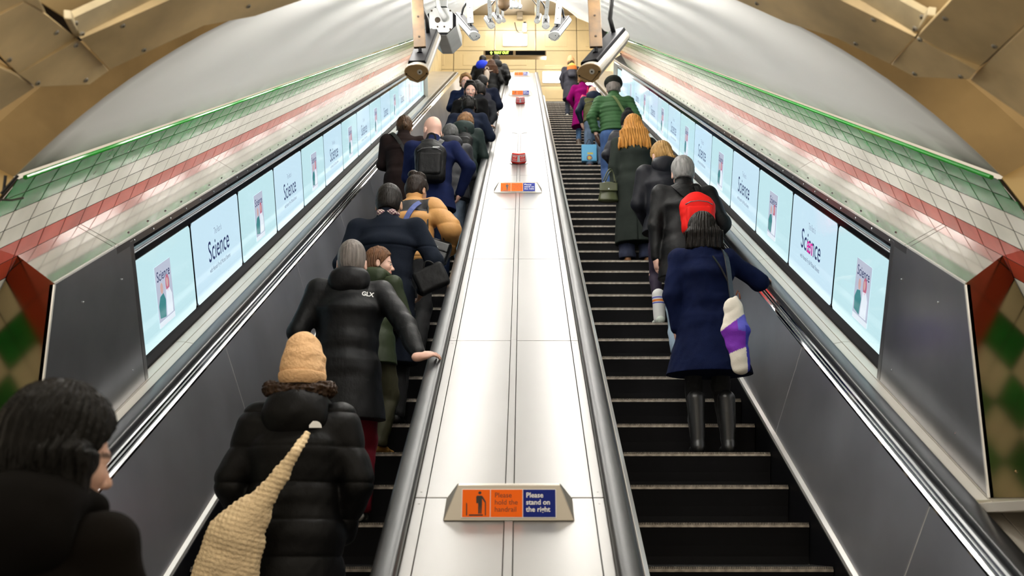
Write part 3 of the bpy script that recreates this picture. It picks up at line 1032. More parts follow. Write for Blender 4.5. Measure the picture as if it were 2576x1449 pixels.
def stop_box(s, lab):
    root = thing('emergency_stop_box', lab, 'stop button box', P(XC, s, 2.088), 'red emergency stop boxes on the deck')
    def ring(w, h):
        c = P(XC, s + .10, 2.088 - h)
        return [c + Vector((w * a, 0, 0)) + SAX[1] * (w * b) for a, b in ((0, -1), (1, 0), (0, 1), (-1, 0))]
    def seg(w0, h0, w1, h1, nm_, m, bev=.004):
        mb = MB()
        mb.prism(ring(w0, h0), ring(w1, h1))
        mb.build(nm_, m, root, bevel=bev)
    seg(.125, 0, .125, .004, 'base_plate', M_GREY, .001)
    seg(.090, .004, .108, .035, 'red_base', M_SRED)
    seg(.110, .035, .096, .125, 'grey_body', M_SGREY)
    seg(.100, .125, .085, .145, 'red_cap', M_SRED, .008)
    a, b = ring(.110, .035), ring(.096, .125)
    for j, (i0, i1) in enumerate(((3, 0), (0, 1))):
        b0, b1, t0, t1 = a[i0], a[i1], b[i0], b[i1]
        ux = (b1 - b0).normalized()
        up = ((t0 + t1) - (b0 + b1)).normalized()
        n = ux.cross(up)
        cen = (b0 + b1 + t0 + t1) / 4 + n * .001
        q = lambda u, v, l=0: cen + ux * u + up * v + n * l
        flat([q(-.048, -.036), q(.048, -.036), q(.048, .036), q(-.048, .036)], 'red_label', M_SRED, root, n)
        text_fit('lettering', 'STOP', .07, .022, q(0, .008, .0015), ux, up, M_SWHITE, root, bold=.02)
        flat([q(-.036, -.012, .001), q(.036, -.012, .001), q(.036, -.007, .001), q(-.036, -.007, .001)], 'label_line', M_SWHITE, root, n)
        flat([q(-.036, -.026, .001), q(.036, -.026, .001), q(.036, -.023, .001), q(-.036, -.023, .001)], 'label_line', M_SWHITE, root, n)
    return root
stop_box(13.15, 'larger red and grey emergency stop box on the deck, above the second handrail sign')
stop_box(21.2, 'smaller far red and grey emergency stop box on the deck, below the third sign')

# ------------------------------------------------------------------ tunnel lamps along the crown
def apex(x):
    return PCH - math.sqrt(PR_ ** 2 - (x - XC) ** 2)
s = 4.6
li = 0
while s < 31:
    for sg in (-1, 1):
        x = XC + sg * .55
        hh = apex(x)
        L = 1.25
        w = 'left' if sg < 0 else 'right'
        root = thing('tunnel_lamp', 'white tube lamp on the crown of the vault, hidden above the picture', 'lamp', P(x, s, hh), 'tube lamps along the vault crown')
        a, b = P(x, s, hh + .100), P(x, s + L, hh + .100)
        mb = MB()
        mb.prism([P(x - .04, s, hh + .02), P(x + .04, s, hh + .02), P(x + .03, s, hh), P(x - .03, s, hh)],
                 [P(x - .04, s + L, hh + .02), P(x + .04, s + L, hh + .02), P(x + .03, s + L, hh), P(x - .03, s + L, hh)])
        mb.build('lamp_body', M_LBODY, root)
        mb = MB()
        mb.tube([a, b], .018, 8)
        mb.build('lamp_tube', M_LAMP2 if s > 24 else M_LAMP, root)
        li += 1
    s += 2.05

# pair of added fill lights above the picture, brightening the near sign and deck
for sg in (-1, 1):
    w = 'left' if sg < 0 else 'right'
    root = thing('added_landing_fill', 'added unseen fill light over the lower landing, on the %s above the picture' % w, 'lamp', (XC + sg * 1.0, 1.9, EYE + 1.95))
    mb = MB(); mb.box((XC + sg * 1.0, 1.9, EYE + 1.95), .10, .6, .03); mb.build('lamp_body', M_LBODY, root, bevel=.005)
    mb = MB(); mb.box((XC + sg * 1.0, 1.9, EYE + 1.912), .07, .55, .008); mb.build('fill_diffuser', M_LFILL, root)
# recessed luminaires on the far wall
def wall_lum(x0, y0, x1, y1, lab):
    zz = 33.6
    a = Vector(((x0 - 1316) / F_PX * zz, YB - .02, EYE + YB * math.tan(elev(y1))))
    b = Vector(((x1 - 1316) / F_PX * zz, YB - .02, EYE + YB * math.tan(elev(y0))))
    root = thing('wall_luminaire', lab, 'light', a, 'bright square lights on the far cream wall')
    mb = MB()
    mb.box(((a.x + b.x) / 2, YB - .015, (a.z + b.z) / 2), (b.x - a.x) / 2 + .03, .02, (b.z - a.z) / 2 + .03)
    mb.build('luminaire_frame', M_LBODY, root, bevel=.004)
    mb = MB()
    mb.box(((a.x + b.x) / 2, YB - .042, (a.z + b.z) / 2), (b.x - a.x) / 2, .008, (b.z - a.z) / 2)
    mb.build('luminaire_diffuser', M_HLAMP, root)
wall_lum(1267, 88, 1324, 114, 'bright square light on the cream wall above the way out sign')
wall_lum(1367, 182, 1420, 207, 'bright square light on the cream wall low beside the grey coated person')

# added fill light, just out of view, to brighten the upper hall
root = thing('added_hall_fill', 'long added fill light, out of view under the soffit of the upper hall', 'lamp', (XC, 29.8, rows[-1] - .05))
mb = MB(); mb.box((XC, 29.8, rows[-1] - .02), 1.3, .07, .018); mb.build('lamp_body', M_LBODY, root)
mb = MB(); mb.box((XC, 29.8, rows[-1] - .046), 1.25, .05, .008); mb.build('fill_diffuser', M_HFILL, root)
# way out sign
zz = 31.2
def wp(px, py, Y):
    z_ = Y * math.tan(elev(py))
    d = Y * CT + z_ * ST
    return Vector(((px - 1316) / F_PX * d, Y, EYE + z_))
M_GRN = mat('lit_sign_letters', (0.1, 0.2, 0.0), 0.4, emit=(0.65, 1.0, 0.12), es=3.0)
M_BRNZ = mat('bronze_sign_case', (0.30, 0.22, 0.13), 0.35, 0.7)
ys = 30.0
a, b = wp(1216, 141, ys), wp(1374, 126, ys)
root = thing('way_out_sign', 'long hanging black and bronze sign reading way out in lit letters', 'sign', a)
mb = MB()
mb.box(((a.x + b.x) / 2, ys + .12, (a.z + b.z) / 2), (b.x - a.x) / 2, .12, (b.z - a.z) / 2)
mb.build('sign_case', M_BRNZ, root, bevel=.006)
mid = wp(1294, 132, ys).x
mb = MB()
for x0, x1 in ((a.x + .06, mid - .04), (mid + .04, b.x - .03)):
    mb.box(((x0 + x1) / 2, ys - .003, (a.z + b.z) / 2 + .01), (x1 - x0) / 2, .004, (b.z - a.z) / 2 - .03)
mb.build('sign_glass', M_BLACKG, root)
X1 = Vector((1, 0, 0)); Z1 = Vector((0, 0, 1))
w0, w1 = wp(1243, 136, ys - .01), wp(1280, 130, ys - .01)
text_fit('lettering', 'WAY OUT', w1.x - w0.x, .095, ((w0.x + w1.x) / 2, ys - .01, (a.z + b.z) / 2 - .03), X1, Z1, M_GRN, root, bold=.012)
mb = MB()
ax_, az_ = wp(1236, 133, ys).x, (a.z + b.z) / 2
arr = [(ax_, az_ + .065), (ax_ + .045, az_ + .01), (ax_ + .014, az_ + .01), (ax_ + .014, az_ - .045), (ax_ - .014, az_ - .045), (ax_ - .014, az_ + .01), (ax_ - .045, az_ + .01)]
mb.prism([(x, ys - .009, z) for x, z in arr], [(x, ys - .012, z) for x, z in arr])
mb.build('arrow', M_GRN, root)
mb = MB()
for px in (1244, 1347):
    t = wp(px, 124, ys)
    mb.tube([(t.x, ys + .12, b.z), (t.x, ys + .12, rows[-1])], .012, 8)
mb.build('hanger_rod', M_BRNZ, root)

# small wall camera with its looping cable
c0 = wp(1320, 68, YB - .28)
root = thing('wall_camera', 'small grey camera on the far cream wall beside the looping cable', 'camera', c0)
mb = MB(); mb.box(c0, .075, .13, .10); mb.build('camera_body', M_GREY, root, bevel=.02)
mb = MB(); mb.box(c0 + Vector((0, -.135, -.06)), .05, .01, .035); mb.build('camera_lens', M_CHROME, root, bevel=.006)
mb = MB(); mb.box(c0 + Vector((.0, .2, .24)), .045, .05, .05); mb.tube([c0 + Vector((0, 0, .09)), c0 + Vector((0, .18, .24))], .02, 8); mb.build('bracket', M_BLACK, root)
mb = MB()
pts = [wp(1295, 56, YB - .03), wp(1297, 66, YB - .06), wp(1300, 76, YB - .1), wp(1306, 82, YB - .12), wp(1313, 82, YB - .16), wp(1318, 77, YB - .22)]
mb.tube(pts, .014, 8); mb.build('cable', M_CABLE, root, smooth=True)

# ------------------------------------------------------------------ cameras hanging from the crown
def crown_cam(px, py, pz, top, size, lab, dark, swing, cable_side):
    """px,py: picture position of the face plate centre, pz: optical depth; top: px,py of the far end of the housing"""
    c = U(px, py, pz)
    far = U(top[0], top[1], pz + .45)
    ax = (far - c).normalized()
    L = .36 * size / .13 * 1.15
    L = (far - c).length
    root = thing('security_camera', lab, 'camera', c, 'cameras hanging from the vault crown')
    side = ax.cross(Vector((0, 0, 1))).normalized()
    up = side.cross(ax).normalized()
    r = size
    prof = []
    for k in range(0, 11):
        a = math.pi * k / 10
        prof.append((r * math.cos(a) * 1.0, r * .62 * math.sin(a) + .0))
    prof += [(-r, -.25 * r), (-.62 * r, -.75 * r), (0, -.98 * r), (.62 * r, -.75 * r), (r, -.25 * r)]
    prof = [(x, y) for x, y in prof]
    # the flat black tray is on the upper side, the pale cover hangs below
    body = MB()
    body.prism([c + side * x + up * y * .0 + up * y for x, y in prof], [far + side * x + up * y for x, y in prof])
    body.build('camera_housing', M_CAMG if dark else M_CAMW, root, bevel=r * .06)
    mb = MB()
    q0, q1 = c + ax * .03, far + ax * .005
    mb.prism([q0 + side * x + up * y for x, y in ((-.8 * r, .42 * r), (.8 * r, .42 * r), (.7 * r, .72 * r), (-.7 * r, .72 * r))],
             [q1 + side * x + up * y for x, y in ((-.8 * r, .42 * r), (.8 * r, .42 * r), (.7 * r, .72 * r), (-.7 * r, .72 * r))])
    mb.build('top_tray', M_BLACK if dark else M_GREY, root, bevel=.004)
    mb = MB()
    mb.prism([c - ax * .008 + side * x * 1.03 + up * y * 1.03 for x, y in prof], [c + side * x * 1.03 + up * y * 1.03 for x, y in prof])
    mb.build('end_cap', M_CAPB if dark else M_CAMW, root, bevel=r * .05)
    mb = MB()
    e = c - ax * .0085
    mb.tube([e + side * (.28 * r) - up * .05 * r, e - ax * .002 + side * (.28 * r) - up * .05 * r], r * .22, 14, 0)
    mb.tube([e + side * (.28 * r) - up * .05 * r - ax * .002, e - ax * .004 + side * (.28 * r) - up * .05 * r], r * .075, 10, 1)
    for sx_ in (-.86, .86):
        mb.tube([e + side * (sx_ * r) - up * .18 * r, e - ax * .002 + side * (sx_ * r) - up * .18 * r], r * .07, 8, 1)
    mb.build('lens_window', [M_CAMW, M_BLACK], root)
    mb = MB()
    g = [(-.95, -.16), (-.1, -.80), (.1, -.80), (.95, -.16)]
    for i in range(3):
        p_, q_ = g[i], g[i + 1]
        mb.tube([e + side * p_[0] * r + up * p_[1] * r, e + side * q_[0] * r + up * q_[1] * r], r * .025, 6)
    mb.build('cap_seam', M_DIRT, root)
    # hanging bracket up to the crown
    piv = c + ax * (L * .30) + up * (.7 * r)
    topx = c.x + swing
    sl = (piv.y - 0) 
    # find where a plumb line from the pivot meets the vault
    tx = topx
    hh = apex(tx) if abs(tx - XC) < PR_ else 0
    yy = piv.y
    zt = P(tx, SY(yy, hh), hh).z
    topp = Vector((tx, yy, min(zt + .02, piv.z + 1.2)))
    d = (topp - piv).normalized()
    sd = Vector((1, 0, 0))
    sd = (sd - d * sd.dot(d)).normalized()
    nn = d.cross(sd)
    st = piv + d * (.42 * r)
    mb = MB()
    w = .52 * r
    rg = lambda p: [p - sd * w - nn * .01, p + sd * w - nn * .01, p + sd * w + nn * .01, p - sd * w + nn * .01]
    mb.prism(rg(st), rg(topp), 0)
    for t in (.10, .30):
        h_ = st + (topp - st) * t * min(1, .5 / max(.1, (topp - st).length)) * 1.2
        mb.tube([h_ - nn * .009, h_ - nn * .013], r * .10, 10, 1)
        mb.tube([h_ + nn * .009, h_ + nn * .013], r * .10, 10, 1)
    mb.build('bracket_arm', [M_CAMB if dark else M_CAMW, M_DIRT], root, bevel=r * .12)
    mb = MB()
    mb.tube([st + d * .01, piv, piv - up * .1 * r - ax * .2 * r], [r * .12, r * .16, r * .30], 10)
    mb.build('swivel', M_BLACK, root)
    mb = MB()
    cs = cable_side
    ce = far + up * (.7 * r) - ax * .06
    mb.tube([ce, ce + up * .10 * (size / .08), ce + up * .22 * (size / .08) + Vector((-cs * .03, -.02, 0)), ce + up * .34 * (size / .08) + Vector((-cs * .10, -.04, 0)), topp + Vector((0, .02, 0))], r * .20, 10)
    mb.build('cable', M_CABLE, root, smooth=True)
    return root
crown_cam(1048, 178, 4.6, (1082, 92), .055, 'near left tan faced camera hanging in front of the pale vault', True, -.03, 1)
crown_cam(1482, 178, 4.6, (1556, 92), .057, 'near right tan faced camera tilted in front of the far wall', True, .03, -1)
crown_cam(1194, 88, 8.8, (1154, 42), .052, 'second white camera on the left, angled above the queue', False, -.07, -1)
crown_cam(1394, 88, 8.8, (1424, 50), .052, 'second white camera on the right, angled down to the left', False, .07, 1)
crown_cam(1236, 63, 14.0, (1226, 46), .055, 'third white camera on the left, left of the far light', False, -.05, -1)
crown_cam(1373, 64, 14.0, (1373, 44), .055, 'third white camera on the right, pointing straight down the slope', False, .05, 1)
crown_cam(1255, 52, 18.0, (1244, 36), .055, 'fourth white camera on the left of the crown, seen small', False, -.04, -1)
crown_cam(1351, 52, 18.0, (1356, 38), .055, 'fourth white camera on the right of the crown, seen small', False, .04, 1)
crown_cam(1267, 51, 24.0, (1258, 40), .055, 'farthest small white camera on the left of the crown', False, -.03, -1)

# octagonal loudspeaker
def loudspeaker():
    c = U(1110, 52, 5.9)
    far = U(1138, 108, 6.5)
    far = U(1127, 102, 6.35)
    ax = (far - c).normalized()
    root = thing('loudspeaker', 'white eight sided loudspeaker box hanging beside the near left camera', 'loudspeaker', c)
    side = ax.cross(Vector((0, 0, 1))).normalized()
    up = side.cross(ax).normalized()
    def oct_(p, w, h, k=.32):
        pts = [(-w, -h * (1 - 2 * k)), (-w * (1 - 2 * k), -h), (w * (1 - 2 * k), -h), (w, -h * (1 - 2 * k)), (w, h * (1 - 2 * k)), (w * (1 - 2 * k), h), (-w * (1 - 2 * k), h), (-w, h * (1 - 2 * k))]
        return [p + side * x + up * y for x, y in pts]
    mb = MB(); mb.prism(oct_(c, .090, .085), oct_(far, .090, .085)); mb.build('speaker_body', M_CAMW, root, bevel=.004)
    mb = MB(); mb.prism(oct_(c - ax * .012, .088, .083), oct_(c, .088, .083)); mb.build('rear_gasket', M_BLACK, root)
    mb = MB(); mb.prism(oct_(c - ax * .018, .070, .074, .2), oct_(c - ax * .01, .070, .074, .2))
    mb.build('rear_plate', M_CAMW, root, bevel=.003)
    mb = MB()
    for (x, y) in ((-.055, .055), (.055, .055), (-.055, -.055), (.055, -.055), (-.02, -.04), (.02, -.04)):
        mb.tube([c - ax * .018 + side * x + up * y, c - ax * .021 + side * x + up * y], .006, 8)
    mb.tube([c - ax * .018 - side * .02 - up * .0, c - ax * .022 - side * .02], .017, 12)
    mb.build('screws', M_DIRT, root)
    mb = MB()
    e = c - ax * .02 + side * .02 - up * .0
    mb.tube([e, e - ax * .03 + up * .01, e - ax * .05 - side * .03 + up * .06, e - ax * .04 - side * .04 + up * .14, e - ax * .02 - side * .03 + up * .24], [.014, .018, .014, .014, .014], 10)
    mb.build('conduit', M_CAMW, root, smooth=True)
    mb = MB()
    b0 = c + ax * .1 + up * .08
    mb.tube([b0, b0 + Vector((0, 0, .3))], .028, 12)
    mb.build('hanger', M_CAMW, root)
loudspeaker()
# conduits and round fittings along the crown
mb = MB()
for sg in (-1, 1):
    x = XC + sg * .10
    mb.tube([P(x, 8, apex(x) + .03), P(x, 29, apex(x) + .03)], .025, 8)
tag(mb.build('conduit', M_LBODY), 'white conduits running along the crown of the vault', 'conduit')
def round_fit(px, py, z, r, m, lab, m2=None):
    c = U(px, py, z)
    root = thing('round_fitting', lab, 'lamp', c)
    mb = MB()
    d = Vector((0, 1, .2)).normalized()
    mb.tube([c, c + d * .02, c + d * .05, c + d * .12], [r * .80, r, r, r * .6], 24)
    mb.build('fitting_body', m, root, smooth=True)
    if m2:
        mb = MB()
        mb.tube([c - d * .002, c], [r * .62, r * .62], 20)
        mb.build('lamp_lens', m2, root)
    mb = MB()
    mb.tube([c + d * .06, Vector((c.x, c.y + .06, c.z + .35))], r * .3, 8)
    mb.build('stem', m, root)
round_fit(1267, 4, 7.0, .045, M_CAMB, 'tan round fitting at the top centre edge of the picture')
round_fit(1286, 8, 11.0, .045, M_LBODY, 'white ring spotlight right of the tan fitting', M_HLAMP)
round_fit(1298, 10, 14.0, .050, M_LBODY, 'second white ring spotlight right of the tan fitting', M_HLAMP)
round_fit(1308, 14, 18.0, .045, M_LBODY, 'third small white spotlight right of the tan fitting', M_HLAMP)
# ================================================================== people: distance fields polygonised with surface nets
f32 = np.float32
def V(*a):
    return np.array(a, dtype=f32)
def smin(a, b, k):
    if k <= 0:
        return np.minimum(a, b)
    h = np.maximum(k - np.abs(a - b), 0) / k
    return np.minimum(a, b) - h * h * k * 0.25
def cap(a, b, ra, rb=None, k=0.0):
    a, b = np.array(a, f32), np.array(b, f32)
    rb = ra if rb is None else rb
    ab = b - a
    L2 = float(ab @ ab) + 1e-9
    def f(p):
        pa = p - a
        t = np.clip(pa @ ab / L2, 0, 1)
        return np.sqrt(((pa - t[:, None] * ab) ** 2).sum(1)) - (ra + (rb - ra) * t)
    return (f, (a + b) / 2, math.sqrt(L2) / 2 + max(ra, rb), k)
def ell(c, r, k=0.0, rot=None):
    c, r = np.array(c, f32), np.array(r, f32)
    M = None if rot is None else np.array(rot, f32)
    mr = float(min(r))
    def f(p):
        q = p - c
        if M is not None:
            q = q @ M
        l = np.sqrt(((q / r) ** 2).sum(1))
        g = np.sqrt(((q / (r * r)) ** 2).sum(1)) + 1e-9
        return np.where(l < 0.3, (l - 1) * mr, l * (l - 1) / g)
    return (f, c, float(max(r)), k)
def ec(a, b, ra, rb, rc=0.05, k=0.0, xax=(1, 0, 0)):
    """elliptic tapered segment: ra, rb = (half width, half depth) at the ends"""
    a, b = np.array(a, f32), np.array(b, f32)
    ax = b - a
    L = float(np.linalg.norm(ax)) + 1e-9
    ax = ax / L
    x = np.array(xax, f32)
    x = x - ax * float(x @ ax)
    x /= np.linalg.norm(x)
    y = np.cross(ax, x)
    def f(p):
        q = p - a
        h = q @ ax
        t = np.clip(h / L, 0, 1)
        ze = np.maximum(np.maximum(-h, h - L), 0)
        rx = ra[0] + (rb[0] - ra[0]) * t
        ry = ra[1] + (rb[1] - ra[1]) * t
        u, w = (q @ x), (q @ y)
        l = np.sqrt((u / rx) ** 2 + (w / ry) ** 2 + (ze / rc) ** 2)
        g = np.sqrt((u / rx ** 2) ** 2 + (w / ry ** 2) ** 2 + (ze / rc ** 2) ** 2) + 1e-9
        return np.where(l < 0.3, (l - 1) * np.minimum(rx, ry), l * (l - 1) / g)
    return (f, (a + b) / 2, L / 2 + max(*ra, *rb, rc), k)
def rbox(c, h, r, k=0.0, rot=None):
    c, h = np.array(c, f32), np.array(h, f32) - r
    M = None if rot is None else np.array(rot, f32)
    def f(p):
        q = p - c
        if M is not None:
            q = q @ M
        q = np.abs(q) - h
        return np.sqrt((np.maximum(q, 0) ** 2).sum(1)) + np.minimum(q.max(1), 0) - r
    return (f, c, float(np.linalg.norm(h + r)), k)
def field(prims, cuts=(), disp=None, subs=()):
    def f(p):
        d = np.full(len(p), 0.6, f32)
        for fn, c, rad, k in prims:
            m = ((p - c) ** 2).sum(1) < (rad + 0.13) ** 2
            if m.any():
                dd = fn(p[m])
                d[m] = smin(d[m], dd.astype(f32), k)
        for fn, c, rad, k in subs:
            m = ((p - c) ** 2).sum(1) < (rad + 0.1) ** 2
            if m.any():
                d[m] = -smin(-d[m], fn(p[m]).astype(f32), k)
        if disp is not None:
            m = np.abs(d) < 0.08
            if m.any():
                d[m] += disp(p[m])
        for g in cuts:
            d = np.maximum(d, g(p))
        return d
    return f
def nets(f, lo, hi, vox):
    lo = np.array(lo, f32)
    n = np.ceil((np.array(hi) - lo) / vox).astype(int) + 1
    B = 6
    nb = np.ceil(n / B).astype(int)
    n = nb * B
    g = np.stack(np.meshgrid(*[np.arange(k) for k in nb], indexing='ij'), -1).reshape(-1, 3)
    cen = lo + (g * B + (B - 1) / 2) * vox
    d = f(cen.astype(f32))
    keep = np.abs(d) < B * vox * 0.87 * 1.5 + 0.02
    vol = np.repeat(np.repeat(np.repeat(np.where(d.reshape(nb) > 0, 1.0, -1.0).astype(f32), B, 0), B, 1), B, 2)
    off = np.stack(np.meshgrid(*[np.arange(B)] * 3, indexing='ij'), -1).reshape(-1, 3)
    idx = (g[keep][:, None, :] * B + off[None]).reshape(-1, 3)
    vals = np.empty(len(idx), f32)
    CH = 400000
    for i in range(0, len(idx), CH):
        vals[i:i + CH] = f((lo + idx[i:i + CH] * vox).astype(f32))
    vol[idx[:, 0], idx[:, 1], idx[:, 2]] = vals
    vol[0], vol[-1] = 1, 1
    vol[:, 0], vol[:, -1] = 1, 1
    vol[:, :, 0], vol[:, :, -1] = 1, 1
    s = vol < 0
    nx, ny, nz = vol.shape
    # cell vertices
    cnt = np.zeros((nx - 1, ny - 1, nz - 1), np.int8)
    for a in (0, 1):
        for b in (0, 1):
            for c in (0, 1):
                cnt += s[a:nx - 1 + a, b:ny - 1 + b, c:nz - 1 + c]
    act = (cnt > 0) & (cnt < 8)
    ci = np.argwhere(act)
    if len(ci) == 0:
        return np.zeros((0, 3)), np.zeros((0, 4), int)
    vid = np.full(act.shape, -1, np.int64)
    vid[act] = np.arange(len(ci))
    acc = np.zeros((len(ci), 3), f32)
    num = np.zeros(len(ci), f32)
    corners = [(a, b, c) for a in (0, 1) for b in (0, 1) for c in (0, 1)]
    cv = [vol[ci[:, 0] + a, ci[:, 1] + b, ci[:, 2] + c] for a, b, c in corners]
    for i in range(8):
        for j in range(i + 1, 8):
            if sum(abs(corners[i][t] - corners[j][t]) for t in range(3)) == 1:
                a, b = cv[i], cv[j]
                m = (a < 0) != (b < 0)
                t = a[m] / (a[m] - b[m])
                pa, pb = np.array(corners[i], f32), np.array(corners[j], f32)
                acc[m] += pa + t[:, None] * (pb - pa)
                num[m] += 1
    vert = lo + (ci + acc / num[:, None]) * vox
    faces = []
    for ax in range(3):
        sl0 = [slice(None)] * 3
        sl1 = [slice(None)] * 3
        sl0[ax], sl1[ax] = slice(0, -1), slice(1, None)
        a, b = s[tuple(sl0)], s[tuple(sl1)]
        e = np.argwhere(a != b)
        u, w = [(1, 2), (2, 0), (0, 1)][ax]
        ok = (e[:, u] > 0) & (e[:, w] > 0) & (e[:, u] < s.shape[u] - 1) & (e[:, w] < s.shape[w] - 1)
        e = e[ok]
        ins = a[e[:, 0], e[:, 1], e[:, 2]]
        def at(du, dw):
            q = e.copy()
            q[:, u] -= du
            q[:, w] -= dw
            return vid[q[:, 0], q[:, 1], q[:, 2]]
        q = np.stack([at(1, 1), at(0, 1), at(0, 0), at(1, 0)], 1)
        q[~ins] = q[~ins][:, ::-1]
        faces.append(q)
    fc = np.concatenate(faces)
    fc = fc[(fc >= 0).all(1)]
    return vert, fc

_rs = np.random.RandomState(5)
_W = [(_rs.randn(3), _rs.rand() * 6.28) for _ in range(24)]
def waves(p, freq, st=(1, 1, 1), n=6, o=0):
    q = p * np.array(st, f32) * freq
    r = np.zeros(len(p), f32)
    for i in range(n):
        k, ph = _W[(i + o) % 24]
        r += np.sin(q @ k.astype(f32) + ph + 0.8 * np.sin(q @ np.roll(k, 1).astype(f32) * .7 + ph * 2))
    return r / n

def rotx(a):
    c, s = math.cos(a), math.sin(a)
    return np.array([[1, 0, 0], [0, c, -s], [0, s, c]])
def roty(a):
    c, s = math.cos(a), math.sin(a)
    return np.array([[c, 0, s], [0, 1, 0], [-s, 0, c]])
def rotz(a):
    c, s = math.cos(a), math.sin(a)
    return np.array([[c, -s, 0], [s, c, 0], [0, 0, 1]])

def smesh(name, fld, lo, hi, vox, m, xf, parent, tint=None):
    v, fc = nets(fld, lo, hi, vox)
    if len(v) == 0:
        return None
    M, t = xf
    w = v @ M.T + t
    me = bpy.data.meshes.new(name)
    me.vertices.add(len(w))
    me.vertices.foreach_set('co', w.astype(f32).ravel())
    me.loops.add(len(fc) * 4)
    me.loops.foreach_set('vertex_index', fc.astype(np.int32).ravel())
    me.polygons.add(len(fc))
    me.polygons.foreach_set('loop_start', np.arange(0, len(fc) * 4, 4, dtype=np.int32))
    me.polygons.foreach_set('loop_total', np.full(len(fc), 4, np.int32))
    me.polygons.foreach_set('use_smooth', np.ones(len(fc), bool))
    me.update(calc_edges=True)
    me.materials.append(m)
    if tint is not None:
        at = me.color_attributes.new('tint', 'FLOAT_COLOR', 'POINT')
        c = np.ones((len(v), 4), f32)
        c[:, :3] = tint(v.astype(f32))
        at.data.foreach_set('color', c.ravel())
    o = bpy.data.objects.new(name, me)
    COL.objects.link(o)
    if parent is not None:
        o.parent = parent
        o.matrix_parent_inverse = parent.matrix_world.inverted()
    return o

def ik(S, T, l1, l2, pole):
    S, T, pole = np.array(S, float), np.array(T, float), np.array(pole, float)
    d = T - S
    L = np.linalg.norm(d)
    mx = (l1 + l2) * .995
    if L > mx:
        T = S + d / L * mx
        d = T - S
        L = mx
    a = (l1 * l1 - l2 * l2 + L * L) / (2 * L)
    h = math.sqrt(max(l1 * l1 - a * a, 0))
    u = d / L
    w = pole - u * (pole @ u)
    w /= np.linalg.norm(w) + 1e-9
    return S + u * a + w * h, T

SKIN = {'light': (0.62, 0.38, 0.29), 'pink': (0.70, 0.42, 0.33), 'tan': (0.44, 0.25, 0.16), 'dark': (0.07, 0.035, 0.022)}
M_SKIN = mat('skin', rough=0.5, vcol=True, spec=0.4)
M_EYE = mat('eye', (0.75, 0.72, 0.70), 0.2)
M_IRIS = mat('iris', (0.02, 0.015, 0.012), 0.15)

def cloth(name, col, kind='wool'):
    if max(col) < .017:
        col = tuple(c * .55 for c in col)
    if kind == 'wool':
        return mat(name, tuple(c * .6 for c in col), 0.9, bump=(260, .25, I3), var=(9, .22, I3), spec=0.08)
    if kind == 'smooth':
        return mat(name, tuple(c * .8 for c in col), 0.6, bump=(30, .25, (1, 1, .5)), var=(6, .15, I3), spec=0.12)
    if kind == 'shell':
        return mat(name, tuple(c * .6 for c in col), 0.5, bump=(24, .45, (1, 1, .6)), var=(6, .2, I3), spec=0.15)
    if kind == 'denim':
        return mat(name, col, 0.85, bump=(60, .3, (1, 1, .4)), var=(11, .45, (1, 1, .5)))
    if kind == 'knit':
        return mat(name, col, 0.95, bump=(70, .8, I3), spec=0.2)
    if kind == 'leather':
        return mat(name, col, 0.35, bump=(50, .12, I3))
def hairm(name, col):
    return mat(name, tuple(c * .7 for c in col), 0.45, bump=(95, .6, (1, 1, .10)), var=(60, .5, (1, 1, .08)), spec=0.14)

def hand(wr, d, nrm, side, curl=0.5, sc=1.0):
    """five fingers; wr wrist, d along the hand, nrm out of the palm, side = +1 if the thumb lies towards d x nrm"""
    d = np.array(d, float); d /= np.linalg.norm(d)
    n = np.array(nrm, float); n = n - d * (n @ d); n /= np.linalg.norm(n)
    a = np.cross(d, n) * side
    wr = np.array(wr, float)
    pr = []
    rot = np.stack([a, d, n], 1)
    pr.append(ell(wr + d * .045 * sc, (.040 * sc, .056 * sc, .018 * sc), .012, rot))
    pr.append(cap(wr - d * .02, wr + d * .03 * sc, .024 * sc, .024 * sc, .02))
    for i, (o, L, r) in enumerate(((.029, .072, .0088), (.010, .082, .0092), (-.009, .077, .0088), (-.027, .060, .0078))):
        base = wr + d * (.088 - .006 * abs(i - 1)) * sc + a * o * sc
        ang = 0.15
        p = base
        dirs = d
        for sgm, fr in enumerate((.45, .32, .23)):
            ang += curl * (0.75 if sgm else 0.55)
            dirs = d * math.cos(ang) + n * math.sin(ang)
            q = p + dirs * L * fr * sc
            pr.append(cap(p, q, r * sc * (1 - .08 * sgm), r * sc * (.92 - .08 * sgm), .004))
            p = q
    t0 = wr + d * .022 * sc + a * .028 * sc
    t1 = t0 + (d * .55 + a * .6 + n * .35) * .042 * sc
    t2 = t1 + (d * .8 + a * .12 + n * .45) * .034 * sc
    pr.append(cap(t0, t1, .014 * sc, .0115 * sc, .012))
    pr.append(cap(t1, t2, .0115 * sc, .009 * sc, .004))
    return pr

